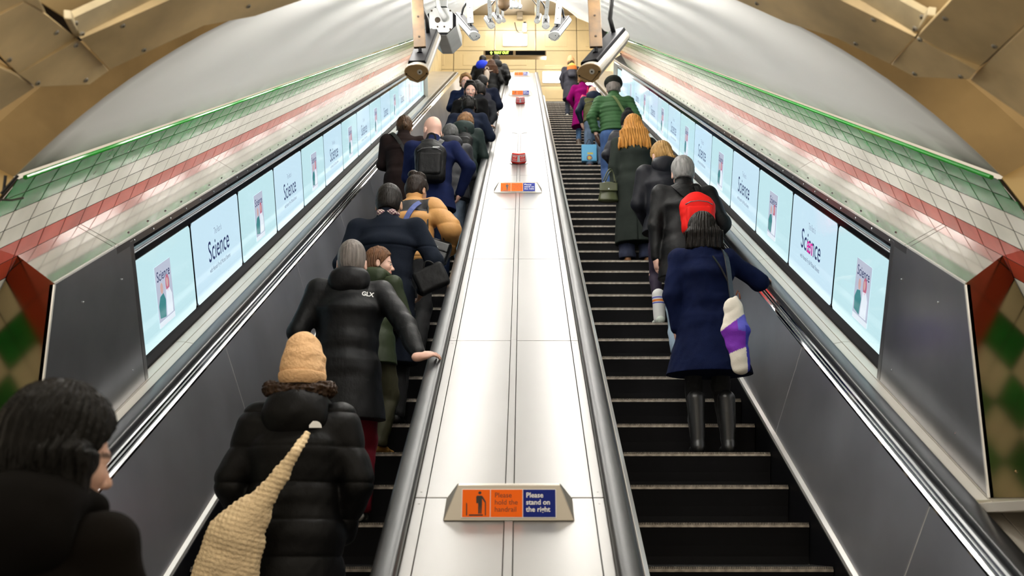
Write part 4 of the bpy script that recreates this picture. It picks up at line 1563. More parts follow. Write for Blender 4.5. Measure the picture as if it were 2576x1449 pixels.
def person(label, k, x, y, skin='light', build=1.0, turn=0.0, lean=4, head=(8, 0, 0), L='down', Rr='down', top=None, bottom=None,
           shoes=(0.01, 0.01, 0.01), hair=('short', (0.02, 0.015, 0.012)), vox=None, sh=1.0, hat=None, glasses=False, beard=0.0,
           extra=None, legs=0.0, bodyx=0.0, feet=(0, 0), hsc=1.0, group=None, eyes=False, boots=None):
    """k: step the person stands on (None: explicit world foot point in x), x/y: picture column and head-top row used to find place and height"""
    n0 = nose(k)
    fy, fz = n0.y + .19, max(n0.z + .008, 0.0)
    lean_r = R(lean)
    # height from the head-top row; the head sits forward of the feet by the lean
    hy = fy + 0.9 * math.sin(lean_r) * math.cos(R(turn)) * 1.0
    ztop = EYE + hy * math.tan(elev(y))
    zc = hy * CT + (ztop - EYE) * ST
    X = (x - 1316) * zc / F_PX
    total = ztop - fz
    # canonical rig, 1.75 m tall when upright
    P0 = V(0, 0, .92)
    dr = V(0, math.sin(lean_r), math.cos(lean_r))
    Wc, Cc, Nb = P0 + dr * .15, P0 + dr * .35, P0 + dr * .555
    hp, hyw, hr = R(head[0]), R(head[1]), R(head[2])
    RH = rotz(hyw) @ rotx(-hp) @ roty(hr)
    piv = Nb + V(0, .012, .035)
    def H(v):
        return piv + RH @ (np.array(v) * hsc)
    hats = {'beanie': .06, 'pom': .10, 'cap': .02, 'none': .0}
    hair_h = {'curly': .025, 'bun': .03, 'dread': .02, 'bald': 0.0, 'hood': .03}.get(hair[0], .014)
    topz = H((0, 0, .205))[2] + hair_h + hats.get(hat[0] if hat else 'none', 0)
    topz = max(topz, H((0, -.06, .175))[2] + hair_h)
    sc = total / topz
    M = rotz(R(turn)) * sc
    t = np.array([X, fy, fz])
    t = t - M @ np.array([0, 0.9 * math.sin(lean_r) * 0, 0])
    # put the head, not the feet, in the picture column
    hd = M @ np.array(H((0, 0, .1)))
    t[0] -= hd[0]
    t[0] += bodyx
    xf = (M, t)
    Mi = np.linalg.inv(M)
    def inv(w):
        return Mi @ (np.array(w) - t)
    z_axis = zc
    vx = vox or min(max(z_axis * .00085, .0052), .014) / sc
    vb = min(max(z_axis * .00065, .0042), .009) / sc
    root = thing('person', label, 'person', t, group)
    w = build
    sx = .172 * sh * (0.5 + .5 * w)
    SL, SR = Cc + dr * .125 + V(-sx, 0, 0), Cc + dr * .125 + V(sx, 0, 0)
    reach = {}
    def arm(spec, S, sd):
        pole = V(sd * .8, -.5, -.3)
        dvec = None
        if spec == 'down':
            T = V(sd * (sx + .055), .02 + .3 * dr[1], .83)
            pole = V(sd * .5, -1, 0)
        elif spec == 'pocket':
            T = V(sd * (sx + .0), .11, .93)
            pole = V(sd * .8, -1, 0)
        elif spec == 'front':
            T = V(sd * .06, .27 + .3 * dr[1], 1.10)
            pole = V(sd * .7, -.2, -1)
        elif spec == 'hold':
            T = V(sd * .10, .24, 1.28)
            pole = V(sd * .8, -.1, -1)
        elif spec[0] != 'rail':
            T = V(*spec)
            pole = V(sd * .8, -.6, -.5)
        else:                                       # ('rail', X, s)
            dw = (Vector((sd * .8, 0, 0)) + SAX[1] * .6).normalized()
            T = inv(P(spec[1], spec[2], 1.985) - dw * .085)
            dvec = Mi @ np.array(dw)
            pole = V(sd * .6, -.6, -.8)
        k_ = 1.0
        if dvec is not None:
            k_ = min(1.22, max(1.0, float(np.linalg.norm(np.array(T) - np.array(S))) / .535))
        E, T = ik(S, T, .29 * k_, .26 * k_, pole)
        if dvec is None:
            dvec = (T - E) / (np.linalg.norm(T - E) + 1e-6)
        return np.array(E), np.array(T), np.array(dvec)
    EL, TL_, dL = arm(L, SL, -1)
    ER, TRt, dR = arm(Rr, SR, 1)
    railL, railR = (isinstance(L, tuple) and L[0] == 'rail'), (isinstance(Rr, tuple) and Rr[0] == 'rail')
    # legs
    hipx = .088 * w
    fL = V(-hipx - .015, feet[0], 0)
    fR = V(hipx + .015, feet[1], 0)
    def leg(hx, ft):
        A = ft + V(0, -.02, .085)
        Hj = P0 + V(hx, 0, -.03)
        K, A2 = ik(Hj, A, .43, .415, V(0, 1, 0))
        return Hj, K, A
    hL, kL, aL = leg(-hipx, fL)
    hR, kR, aR = leg(hipx, fR)
    # ---------------- body: head, neck, torso, arms, hands, legs as one surface
    hc = hsc
    def hv(v):
        return H(v)
    RHn = RH
    pr = [ell(hv((0, -.005, .108)), np.array((.074, .094, .095)) * hc, 0, RHn),
          ell(hv((0, .040, .045)), np.array((.056, .058, .074)) * hc, .035, RHn),
          ell(hv((0, .050, -.002)), np.array((.043, .042, .030)) * hc, .025, RHn),
          cap(hv((0, .083, -.014)), hv((0, .080, -.012)), .014 * hc, k=.02),
          cap(hv((-.034, .080, .083)), hv((.034, .080, .083)), .014 * hc, k=.018),
          cap(hv((0, .092, .074)), hv((0, .112, .040)), .0075 * hc, .0125 * hc, .014),
          cap(hv((-.011, .100, .034)), hv((.011, .100, .034)), .008 * hc, k=.008),
          ell(hv((0, .093, .013)), np.array((.023, .011, .0055)) * hc, .006, RHn),
          ell(hv((0, .091, .004)), np.array((.020, .011, .006)) * hc, .006, RHn)]
    for sd in (-1, 1):
        pr.append(ell(hv((sd * .040, .066, .045)), np.array((.018, .020, .018)) * hc, .025, RHn))
        re = RHn @ rotz(sd * -.35) @ rotx(.15)
        pr.append(ell(hv((sd * .079, -.004, .062)), np.array((.0085, .019, .031)) * hc, .006, re))
    pr.append(cap(hv((0, -.012, .035)), Nb + V(0, -.005, -.04), .054, .062, .03))
    subs = [ell(hv((sd * .031, .104, .070)), np.array((.017, .016, .012)) * hc, .012) for sd in (-1, 1)]
    subs += [ell(hv((sd * .088, -.0, .064)), np.array((.006, .010, .018)) * hc, .004, RHn) for sd in (-1, 1)]
    tr = .02
    pr += [ec(P0, Wc, (.145 * w - tr, .105 - tr), (.125 * w - tr, .095 - tr), .07, .04),
           ec(Wc, Cc, (.125 * w - tr, .095 - tr), (.150 * w - tr, .110 - tr), .05, .05),
           cap(SL + V(.02, 0, -.01), SR + V(-.02, 0, -.01), .050, .050, .05)]
    for (S, E, T, d, sd, rail) in ((SL, EL, TL_, dL, -1, railL), (SR, ER, TRt, dR, 1, railR)):
        pr.append(cap(S, E, .040, .034, .03))
        pr.append(cap(E, T, .034, .024, .02))
        if rail:
            nn = Mi @ np.array(-SAX[2])
            pr += hand(T, d, nn, sd, .42)
        else:
            nn = V(-sd * 1.0, .25, 0)
            if abs(d[0]) > .75 or spec_front(L if sd < 0 else Rr):
                nn = V(-sd * .9, 0, .4)
            pr += hand(T, d, nn, sd, .55)
    for (h_, k_, a_) in ((hL, kL, aL), (hR, kR, aR)):
        pr.append(cap(h_, k_, .070, .050, .03))
        pr.append(cap(k_, a_, .048, .034, .02))
    for ft in (fL, fR):
        pr.append(ec(ft + V(0, -.06, .035), ft + V(0, .13, .028), (.032, .028), (.034, .020), .03, .03))
    skc = np.array(SKIN[skin], f32)
    RHi = np.linalg.inv(RH)
    def skin_tint(v):
        q = ((v - piv) @ RHi.T) / hc
        c = np.tile(skc, (len(v), 1))
        def blend(mask, col):
            nonlocal c
            mask = np.clip(mask, 0, 1)[:, None]
            c = c * (1 - mask) + np.array(col, f32) * mask
        blend((np.abs(q[:, 2] - .009) < .010) * (np.abs(q[:, 0]) < .024) * (q[:, 1] > .088) * .75, skc * V(.85, .42, .42))
        hb = np.array(hair[1], f32)
        br = (np.abs(q[:, 2] - (.089 - 3.2 * (np.abs(q[:, 0]) - .030) ** 2)) < .0055) * (np.abs(np.abs(q[:, 0]) - .032) < .021) * (q[:, 1] > .06)
        blend(br * .8, hb * .7)
        if beard:
            bm = np.clip((.034 - q[:, 2] + np.abs(q[:, 0]) * .55) / .02, 0, 1) * (q[:, 1] > .0) * (q[:, 2] > -.06)
            bm = bm * (1 - (np.abs(q[:, 2] - .009) < .008) * (np.abs(q[:, 0]) < .02))
            blend(bm * beard, hb * .9 + .02)
        blend(((np.abs(q[:, 0]) > .035) & (np.abs(q[:, 0]) < .06) & (q[:, 1] > .05) & (q[:, 2] > .02) & (q[:, 2] < .05)) * .15, skc * V(1.1, .75, .7))
        return c
    allp = np.array([hv((0, 0, .22)), hv((0, .13, .05)), hv((.1, 0, .05)), hv((-.1, 0, .05)), TL_, TRt, EL, ER, SL, SR, fL, fR, P0, TL_ + dL * .2, TRt + dR * .2, kL, kR, hv((0, -.11, .1))])
    lo, hi = allp.min(0) - .13, allp.max(0) + .13
    lo[2] = -.02
    smesh('body', field(pr, subs=subs), lo, hi, vb, M_SKIN, xf, root, skin_tint)
    if eyes:
        for sd in (-1, 1):
            e = hv((sd * .031, .083, .069))
            smesh('eye', field([ell(e, (.0135,) * 3)]), e - .02, e + .02, .0026, M_EYE, xf, root)
            e2 = hv((sd * .031 + .002, .0945, .068))
            smesh('iris', field([ell(e2, (.0058, .004, .0058), 0, RHn)]), e2 - .01, e2 + .01, .0014, M_IRIS, xf, root)
    # ---------------- hair and hats
    hm = None
    if hair[0] != 'bald':
        hcx = hair[1]
        hm = hairm('hair_%02x%02x%02x' % tuple(int(c * 255) for c in hcx), hcx)
        build_hair(hair[0], hv, RHn, hc, hm, xf, root, piv, vb, dr, Nb)
    if hat:
        build_hat(hat, hv, RHn, hc, xf, root, vb, piv)
    if glasses:
        mb = MB()
        toW = lambda v: Vector(M @ np.array(v) + t)
        for sd in (-1, 1):
            cc = [toW(hv((sd * .032 + .021 * math.cos(a), .106, .066 + .017 * math.sin(a)))) for a in np.linspace(0, 2 * math.pi, 17)]
            mb.tube(cc, .0018 * sc, 6)
            mb.tube([toW(hv((sd * .053, .104, .07))), toW(hv((sd * .078, .01, .07)))], .0018 * sc, 6)
        mb.tube([toW(hv((-.011, .108, .07))), toW(hv((.011, .108, .07)))], .0018 * sc, 6)
        mb.build('glasses', M_INK2, root, smooth=True)
    # ---------------- trousers
    b = dict(col=(.02, .025, .05), kind='denim', t=.022, flare=0, name='trousers')
    b.update(bottom or {})
    bt = b['t']
    bp = [ec(P0 + V(0, 0, -.02), Wc, (.150 * w, .115), (.135 * w, .10), .06, .03)]
    for (h_, k_, a_) in ((hL, kL, aL), (hR, kR, aR)):
        bp.append(cap(h_ + V(0, -.012, 0), k_, .080 + bt * .6, .050 + bt, .05))
        bp.append(cap(k_, a_ + V(0, 0, .0), .050 + bt * .85, .040 + bt * .8 + b['flare'], .02))
    hemz = b.get('hem', .055)
    fr = b.get('fr', 1)
    smesh(b['name'], field(bp, [lambda p: hemz - p[:, 2]], lambda p: .007 * waves(p, 16, (1, 1, 1.6)) + .003 * waves(p, 46, (1, 1, 1.2), o=5) + .008 * (np.abs(waves(p, 11, (1, 1, 2.2), o=9)) - .3)),
          V(-.33, -.25, 0), V(.33, .35, 1.12), vx, cloth('%s_%s' % (b['name'], b.get('id', '%02x%02x%02x' % tuple(int(c * 255) for c in b['col']))), b['col'], b['kind']), xf, root)
    # ---------------- shoes
    for ft, sd in ((fL, -1), (fR, 1)):
        ra = .012
        sp = [ec(ft + V(0, -.065, .04), ft + V(0, .06, .035), (.036, .036), (.044, .032), .03, .02),
              ec(ft + V(0, .05, .030), ft + V(0, .155, .024), (.044, .028), (.036, .020), .03, .03)]
        if boots:
            sp.append(cap(ft + V(0, -.035, .05), ft + V(0, -.02, boots), .048, .062, .03))
        smesh('shoe' if not boots else 'boot', field(sp, [lambda p: .002 - p[:, 2]]), ft - V(.09, .15, .02), ft + V(.09, .25, (boots or .1) + .08), vb * 1.1,
              mat('shoe_%02x%02x%02x' % tuple(int(c * 255) for c in shoes), shoes, 0.35 if boots else .55, bump=(30, .1, I3)), xf, root)
    # ---------------- coat / jacket
    c = dict(col=(.01, .012, .03), kind='wool', t=.024, hem=.75, flare=.03, fold=.006, quilt=0, collar=.03, hood=None, name='coat', sleeve=1.0, arm=.054, tint=None, slit=False)
    c.update(top or {})
    T_ = c['t']
    sk = [ec(P0 + V(0, -.005, -.02), Wc, (.150 * w + T_, .112 + T_), (.132 * w + T_, .100 + T_), .06, .03),
          ec(Wc, Cc, (.132 * w + T_, .100 + T_), (.158 * w + T_, .116 + T_), .05, .05),
          ec(Cc, Cc + dr * .10, (.158 * w + T_, .116 + T_), (.150 * w + T_, .090 + T_ * .7), .05, .05),
          cap(SL + V(.015, 0, 0), SR - V(.015, 0, 0), .050 + T_ * .7, .050 + T_ * .7, .05),
          cap(Nb + V(0, -.005, -.03), Nb + V(0, 0, .0), .070 + T_ * .5, .058 + T_ * .3, .06)]
    if c['hem'] < .86:
        hw = .165 * w + T_ + c['flare']
        sk.append(ec(P0 + V(0, 0, .02), V(0, -.01, c['hem'] - .02), (.155 * w + T_, .118 + T_), (hw, .125 + T_ + c['flare'] * .8), .05, .05))
    ar = c['arm']
    slv = []
    for (S, E, T, d) in ((SL, EL, TL_, dL), (SR, ER, TRt, dR)):
        E_ = np.array(E); T2 = E_ + (np.array(T) - E_) * (c['sleeve'] - (.10 if (T is TL_ and railL) or (T is TRt and railR) else 0))
        slv.append(cap(S, E_, ar + T_ * .45, ar * .86 + T_ * .45, .04))
        if c['sleeve'] > 0:
            slv.append(cap(E_, T2, ar * .86 + T_ * .42, ar * .62 + T_ * .3, .025))
    if c['sleeve'] > -1:
        sk += slv
    if c['collar']:
        cz = c['collar']
        sk.append(cap(Nb + V(0, -.004, -.01), Nb + V(0, .006, cz), .064 + T_ * .3, .062 + T_ * .25, .02))
    cuts = [lambda p, h=c['hem']: h - p[:, 2]]
    q = c['quilt']
    fo = c['fold']
    fseed = int(abs(x)) % 13
    def disp(p):
        d = fo * waves(p, 13, (1, 1, .55), o=fseed) + fo * .45 * waves(p, 38, (1, 1, .8), o=fseed + 3)
        d = d + fo * .9 * (np.abs(waves(p, 9, (1, 1, 1.5), o=fseed + 7)) - .3)
        if q:
            ph = (p[:, 2] + .35 * np.abs(p[:, 0]) * (1 if c.get('chev') else 0)) / q
            d = d - c.get('puff', .012) * (np.abs(np.sin(ph * math.pi)) ** .5 - .7)
        if c['slit']:
            d = d + .018 * np.exp(-(p[:, 0] / .008) ** 2) * (p[:, 1] < 0) * (p[:, 2] < P0[2] - .1)
        if c.get('seam'):
            zs = Cc[2] - .03
            d = d + .006 * np.exp(-((p[:, 2] - zs) / .006) ** 2) * (p[:, 1] < 0)
        return d.astype(f32)
    ex = np.array([SL, SR, EL, ER, TL_, TRt, P0 + V(.27, 0, 0), P0 - V(.27, 0, 0), Nb + V(0, 0, .1), V(0, .2, c['hem']), V(0, -.25, c['hem'])])
    lo, hi = ex.min(0) - .12, ex.max(0) + .12
    if c['hem'] > .6:
        lo[2] = c['hem'] - .03
    else:
        lo[2] = c['hem'] - .03
    mname = '%s_%s' % (c['name'], c.get('id', label[:14].replace(' ', '_')))
    tint = None
    if c['tint']:
        m = mat(mname, (1, 1, 1), .6, bump=(26, .3, I3), vcol=True)
        tint = lambda v: c['tint'](v, dict(P0=P0, Cc=Cc, Nb=Nb, w=w))
    else:
        m = cloth(mname, c['col'], c['kind'])
    subs_c = [cap(Nb + V(0, .012, .0), Nb + V(0, .03, .2), .052, .060, .008)]
    smesh(c['name'], field(sk, cuts, disp, subs_c), lo, hi, vx, m, xf, root, tint)
    if c.get('under'):
        u = c['under']
        us = [cap(Nb + V(0, .0, -.03), Nb + V(0, .010, .045), .062, .059, .02)]
        smesh(u[0], field(us, subs=[cap(Nb + V(0, .012, .0), Nb + V(0, .03, .2), .052, .056, .004)]), Nb - .13, Nb + .14, vb, u[1] if len(u) > 1 and not isinstance(u[1], tuple) else cloth(u[0] + mname, u[1], 'smooth'), xf, root)
    if c['hood']:
        hk, hcol, hkind = c['hood']
        if hk == 'down':
            hp_ = [ell(Nb + V(0, -.085, -.035), (.125, .065, .085), 0, rotx(.25)), ell(Nb + V(0, -.05, .015), (.115, .085, .05), .05),
                   cap(Nb + V(-.085, .03, .0), Nb + V(-.06, -.06, .02), .036, .036, .03), cap(Nb + V(.085, .03, .0), Nb + V(.06, -.06, .02), .036, .036, .03)]
            hs = [ell(Nb + V(0, .01, .075), (.070, .080, .065), .02)]
        elif hk == 'big':
            hp_ = [ell(Nb + V(0, -.105, -.055), (.150, .085, .120), 0, rotx(.2)), ell(Nb + V(0, -.06, .02), (.135, .09, .06), .05),
                   cap(Nb + V(-.095, .04, .0), Nb + V(-.08, -.06, .02), .042, .042, .03), cap(Nb + V(.095, .04, .0), Nb + V(.08, -.06, .02), .042, .042, .03)]
            hs = [ell(Nb + V(0, .01, .085), (.075, .085, .07), .02)]
        smesh('hood', field(hp_, (), lambda p: (.007 * waves(p, 22, o=2) + .004 * waves(p, 55, o=9)).astype(f32), hs), Nb - V(.24, .27, .24), Nb + V(.24, .2, .2), vx,
              cloth('hood_' + mname, hcol, hkind), xf, root)
    ctx = dict(root=root, xf=xf, P0=P0, Wc=Wc, Cc=Cc, Nb=Nb, dr=dr, SL=SL, SR=SR, EL=EL, ER=ER, TL=TL_, TR=TRt, dL=dL, dR=dR, T=T_, w=w, sc=sc, vx=vx, vb=vb, H=hv, RH=RHn, inv=inv, t=t, M=M, kL=kL, kR=kR, fL=fL, fR=fR)
    if extra:
        extra(ctx)
    return ctx
M_INK2 = mat('spectacle_frame', (0.05, 0.06, 0.10), 0.3)
def spec_front(s):
    return s in ('front', 'hold')

def build_hair(style, hv, RH, hc, hm, xf, root, piv, vb, dr, Nb):
    RHi = np.linalg.inv(RH)
    def loc(p):
        return ((p - piv) @ RHi.T.astype(f32)) / hc
    th = {'short': .008, 'shortgrey': .011, 'curly': .020, 'crop': .005, 'quiff': .012, 'long': .016, 'bob': .018, 'pony': .011, 'bun': .014, 'dread': .010, 'tied': .010}.get(style, .01)
    pr = [ell(hv((0, -.006, .110)), np.array((.076 + th, .096 + th, .097 + th)) * hc, 0, RH),
          ell(hv((0, -.035, .055)), np.array((.066 + th, .058 + th, .070)) * hc, .03, RH)]
    def face_cut(p):
        q = loc(p)
        back = .012 if style in ('short', 'crop', 'curly', 'shortgrey', 'quiff') else -.012
        hl = .80 * (q[:, 1] - .012 - .10 * np.abs(q[:, 0])) - .60 * (q[:, 2] - .055)
        return np.maximum(hl * hc, (back - q[:, 2]) * hc)
    ears = [ell(hv((sd * .086, .0, .058)), np.array((.018, .024, .036)) * hc, .004, RH) for sd in (-1, 1)]
    amp = {'curly': .013, 'shortgrey': .0045, 'quiff': .006, 'short': .0028, 'crop': .001, 'bun': .007, 'pony': .003, 'bob': .003, 'long': .003, 'dread': .004}.get(style, .003)
    fq = {'curly': 62, 'shortgrey': 75, 'quiff': 60, 'bun': 55}.get(style, 90)
    def disp(p):
        q = loc(p)
        d = amp * waves(p, fq, o=4)
        if style in ('long', 'bob', 'pony', 'tied'):
            a = np.arctan2(q[:, 0], -q[:, 1] - .0)
            d = d + .0030 * np.sin(a * 34 + 3 * np.sin(q[:, 2] * 18)) + .002 * np.sin(a * 71 + 5 * np.sin(q[:, 2] * 11 + 1))
        return d.astype(f32)
    cuts = [face_cut]
    subs = ears if style not in ('long', 'bob') else []
    lo, hi = hv((0, 0, .08)) - .2, hv((0, 0, .08)) + .2
    if style == 'quiff':
        pr.append(ell(hv((.01, .05, .195)), np.array((.055, .045, .022)) * hc, .02, RH))
    if style == 'bun':
        pr.append(ell(hv((-.03, -.055, .215)), np.array((.045, .042, .036)) * hc, .01, RH))
        pr.append(ell(hv((.03, -.03, .20)), np.array((.045, .05, .03)) * hc, .02, RH))
    if style in ('pony', 'tied'):
        a = hv((0, -.105, .08))
        b = a + V(.03, -.03, -.10)
        e = b + V(.02, .005, -.09)
        if style == 'tied':
            b = a + V(.01, -.02, -.06); e = b + V(0, .01, -.04)
        pr2 = [cap(a, b, .022, .028, .01), cap(b, e, .028, .012, .02)]
        smesh('ponytail', field(pr2, (), lambda p: (.004 * np.sin(p[:, 0] * 330 + 4 * np.sin(p[:, 2] * 20)) + .003 * waves(p, 50)).astype(f32)), np.minimum(a, e) - .09, np.maximum(a, e) + .09, vb, hm, xf, root)
        smesh('hair_tie', field([ell(a + V(0, -.004, -.004), (.022, .012, .02))]), a - .04, a + .04, vb * .8, M_BLACK, xf, root)
    smesh('hair', field(pr, cuts, disp, subs), lo, hi, vb, hm, xf, root)
    if style in ('long', 'bob'):
        drop = {'long': .36, 'bob': .205}[style]
        top = hv((0, -.03, .14))
        wd = .155 if style == 'long' else .136
        back = Nb[1] - .115 if style == 'long' else hv((0, -.05, .0))[1]
        bz = top[2] - drop
        pr = [ec(top, V(top[0] * .6, (top[1] + back) / 2 - .015, top[2] - drop * .45), (.080, .080), (wd, .070), .05, 0),
              ec(V(top[0] * .6, (top[1] + back) / 2 - .015, top[2] - drop * .45), V(top[0] * .3, back, bz), (wd, .070), (wd * (1.30 if style == 'long' else 1.06), .045 if style == 'long' else .065), .02, .03)]
        def disp2(p):
            s_ = p[:, 0] * 1.0
            g = (.006 if style == 'long' else .0025) * np.sin(s_ * 230 + 2.5 * np.sin(p[:, 2] * 13) + p[:, 1] * 60) + .004 * np.sin(s_ * 470 + 3 * np.sin(p[:, 2] * 9 + 2))
            tip = np.clip((bz + .10 - p[:, 2]) / .10, 0, 1)
            return (g + tip * (.012 + .022 * np.sin(s_ * 160 + 1.3) * (1 if style == 'long' else .25) + .015 * np.sin(s_ * 75) * (1 if style == 'long' else .1))).astype(f32)
        def fcut(p):
            q = loc(p)
            return (q[:, 1] - .045 - .0 * q[:, 2]) * hc
        smesh('long_hair' if style == 'long' else 'bob_hair', field(pr, [fcut, lambda p: bz - .03 - p[:, 2]], disp2, [ell(hv((0, .06, .05)), (.062, .06, .11), .01, RH)]),
              V(top[0] - .2, back - .16, bz - .05), V(top[0] + .2, top[1] + .2, top[2] + .12), vb, hm, xf, root)
    if style == 'dread':
        rs = random.Random(11)
        pr = []
        for i in range(46):
            a = rs.uniform(-math.pi, math.pi)
            e = rs.uniform(.2, 1.1)
            s0 = hv((.078 * math.sin(a) * math.cos(e * .6), -.006 + -.096 * math.cos(a) * math.cos(e * .6), .11 + .09 * math.sin(e)))
            out = RH @ np.array((math.sin(a), -math.cos(a), 0)) * .022
            m1 = s0 + out + V(0, 0, -.02)
            L = rs.uniform(.08, .14)
            if math.cos(a) < -.3:
                L *= .55
            pr.append(cap(s0, m1, .0095, .0095, .006))
            pr.append(cap(m1, m1 + V(rs.uniform(-.01, .01), rs.uniform(-.01, .01), -L), .0095, .0075, .002))
        smesh('dreadlocks', field(pr), hv((0, 0, .08)) - .22, hv((0, 0, .08)) + .22, vb, hm, xf, root)

def build_hat(hat, hv, RH, hc, xf, root, vb, piv):
    RHi = np.linalg.inv(RH)
    def loc(p):
        return ((p - piv) @ RHi.T.astype(f32)) / hc
    kind, col = hat[0], hat[1]
    lo, hi = hv((0, 0, .12)) - .24, hv((0, 0, .12)) + .26
    if kind in ('beanie', 'pom'):
        m = cloth('knit_%s' % kind, col, 'knit')
        up = .05 if kind == 'beanie' else .02
        pr = [ell(hv((0, -.012, .115)), np.array((.094, .112, .110)) * hc, 0, RH),
              ell(hv((0, -.02, .175)), np.array((.080, .090, .060 + up)) * hc, .04, RH)]
        cut = lambda p: ((lambda q: (.052 + .35 * np.maximum(q[:, 1], 0) - q[:, 2]) * hc)(loc(p)))
        smesh('beanie', field(pr, [cut], lambda p: (.006 * waves(p, 26, (1, 1, 2), o=3) + .003 * waves(p, 60)).astype(f32)), lo, hi, vb, m, xf, root)
        cuffp = [ell(hv((0, -.012, .095)), np.array((.100, .118, .075)) * hc, 0, RH)]
        cut2 = [cut, lambda p: ((lambda q: (q[:, 2] - .105 - .35 * np.maximum(q[:, 1], 0)) * hc)(loc(p)))]
        smesh('beanie_cuff', field(cuffp, cut2, lambda p: (.003 * waves(p, 30, o=6)).astype(f32)), lo, hi, vb, m, xf, root)
        if kind == 'pom':
            c = hv((0, -.03, .255))
            smesh('pompom', field([ell(c, (.050, .050, .048))], (), lambda p: (.007 * waves(p, 120)).astype(f32)), c - .09, c + .09, vb, m, xf, root)
    if kind == 'cap':
        m = cloth('flat_cap', col, 'wool')
        pr = [ell(hv((0, -.01, .155)), np.array((.112, .135, .056)) * hc, 0, RH @ rotx(-.12)), ell(hv((0, -.01, .135)), np.array((.086, .104, .05)) * hc, .03, RH),
              ell(hv((0, .115, .128)), np.array((.06, .045, .012)) * hc, .02, RH)]
        cut = lambda p: ((lambda q: (.108 - q[:, 2]) * hc)(loc(p)))
        smesh('flat_cap', field(pr, [cut], lambda p: (.003 * waves(p, 30)).astype(f32)), lo, hi, vb, m, xf, root)

# ---------------------------------------------------------------- bags
def strap(ctx, pts, wdt, th, m, name, parent, flat_n=None):
    """ribbon following points given in the wearer's own space"""
    M, t = ctx['xf']
    W_ = [Vector(M @ np.array(p, float) + t) for p in pts]
    # smooth the polyline
    for _ in range(2):
        nw = [W_[0]]
        for i in range(len(W_) - 1):
            nw += [W_[i] * .75 + W_[i + 1] * .25, W_[i] * .25 + W_[i + 1] * .75]
        nw.append(W_[-1])
        W_ = nw
    cen = Vector(M @ np.array(ctx['Cc'], float) + t)
    mb = MB()
    rings = []
    for i, p in enumerate(W_):
        d = (W_[min(i + 1, len(W_) - 1)] - W_[max(i - 1, 0)]).normalized()
        n = (p - cen)
        n = (n - d * n.dot(d)).normalized()
        if flat_n is not None:
            n = Vector(M @ np.array(flat_n, float)).normalized()
            n = (n - d * n.dot(d)).normalized()
        s_ = d.cross(n)
        rings.append([p + s_ * wdt / 2 - n * th / 2, p + s_ * wdt / 2 + n * th / 2, p - s_ * wdt / 2 + n * th / 2, p - s_ * wdt / 2 - n * th / 2])
    for i in range(len(rings) - 1):
        mb.prism(rings[i], rings[i + 1], 0, caps=(i in (0, len(rings) - 2)))
    return mb.build(name, m, parent, smooth=False)

def backpack(ctx, label, m, size=(.15, .085, .22), drop=.0, pocket=True, m2=None, tint=None, off=.0, top_m=None, strap_m=None, yaw=0):
    M, t = ctx['xf']
    Cc, dr, T_ = ctx['Cc'], ctx['dr'], ctx['T']
    bx, by, bz = size
    c = Cc + V(off, -(.116 + T_ + by + .004), -.03 + drop)
    rot = rotx(-math.asin(float(dr[1]))) @ rotz(yaw)
    wc = M @ c + t
    root = thing('backpack', label, 'backpack', wc)
    sm = strap_m or m
    pr = [rbox(c - rot @ V(0, 0, bz * .18), (bx, by, bz * .80), .06, 0, rot), ell(c + rot @ V(0, 0, bz * .35), (bx * .88, by * .9, bz * .68), .06, rot)]
    smesh('main_compartment', field(pr, (), lambda p: (.005 * waves(p, 18, o=7) + .004 * waves(p, 44)).astype(f32)), c - V(bx + .1, by + .1, bz + .14), c + V(bx + .1, by + .1, bz + .16), ctx['vx'], m, ctx['xf'], root, tint)
    if pocket:
        c2 = c + rot @ V(0, -by * .85, -bz * .28)
        smesh('front_pocket', field([rbox(c2, (bx * .78, by * .42, bz * .52), .03, 0, rot)], (), lambda p: (.004 * waves(p, 26, o=2)).astype(f32)), c2 - .28, c2 + .28, ctx['vx'], m2 or m, ctx['xf'], root)
        toW = lambda v: Vector(M @ (c + rot @ np.array(v, float)) + t)
        mb = MB()
        mb.tube([toW((-bx * .8, -by * 1.02, bz * .28)), toW((-bx * .5, -by * 1.08, bz * .40)), toW((0, -by * 1.1, bz * .44)), toW((bx * .5, -by * 1.08, bz * .40)), toW((bx * .8, -by * 1.02, bz * .28))], .005, 6)
        mb.build('zip', M_GREY, root, smooth=True)
    hp = [c + rot @ V(-.04, by * .6, bz + .02), c + rot @ V(-.035, by * .4, bz + .07), c + rot @ V(0, by * .35, bz + .085), c + rot @ V(.035, by * .4, bz + .07), c + rot @ V(.04, by * .6, bz + .02)]
    strap(ctx, hp, .022, .008, sm, 'top_handle', root, flat_n=(0, 1, .3))
    for sd, S in ((-1, ctx['SL']), (1, ctx['SR'])):
        tS = .075 + T_ * .7
        sx_ = sd * .085
        z0 = float(Cc[2] + .125)
        y0 = float((Cc + dr * .125)[1])
        pts = [c + rot @ V(sd * .05, by * .8, bz * .85), V(sx_, y0 - .075 - T_, z0 + .030), V(sx_ * 1.1, y0, z0 + tS), V(sx_ * 1.2, y0 + .085 + T_, z0 + .01), V(sx_ * 1.35, y0 + .105 + T_, z0 - .14)]
        strap(ctx, pts, .055, .010, sm, 'shoulder_strap', root)
    return root, c, rot
# ================================================================== the people
BLK = (0.010, 0.010, 0.011)
NAVY = (0.008, 0.014, 0.045)
IDX = (np.eye(3), np.zeros(3))
RAIL_L, RAIL_R = -.52, 1.81
M_NYLON = cloth('black_nylon', (0.014, 0.014, 0.015), 'shell')
M_LEATH = cloth('black_leather', (0.012, 0.012, 0.013), 'leather')

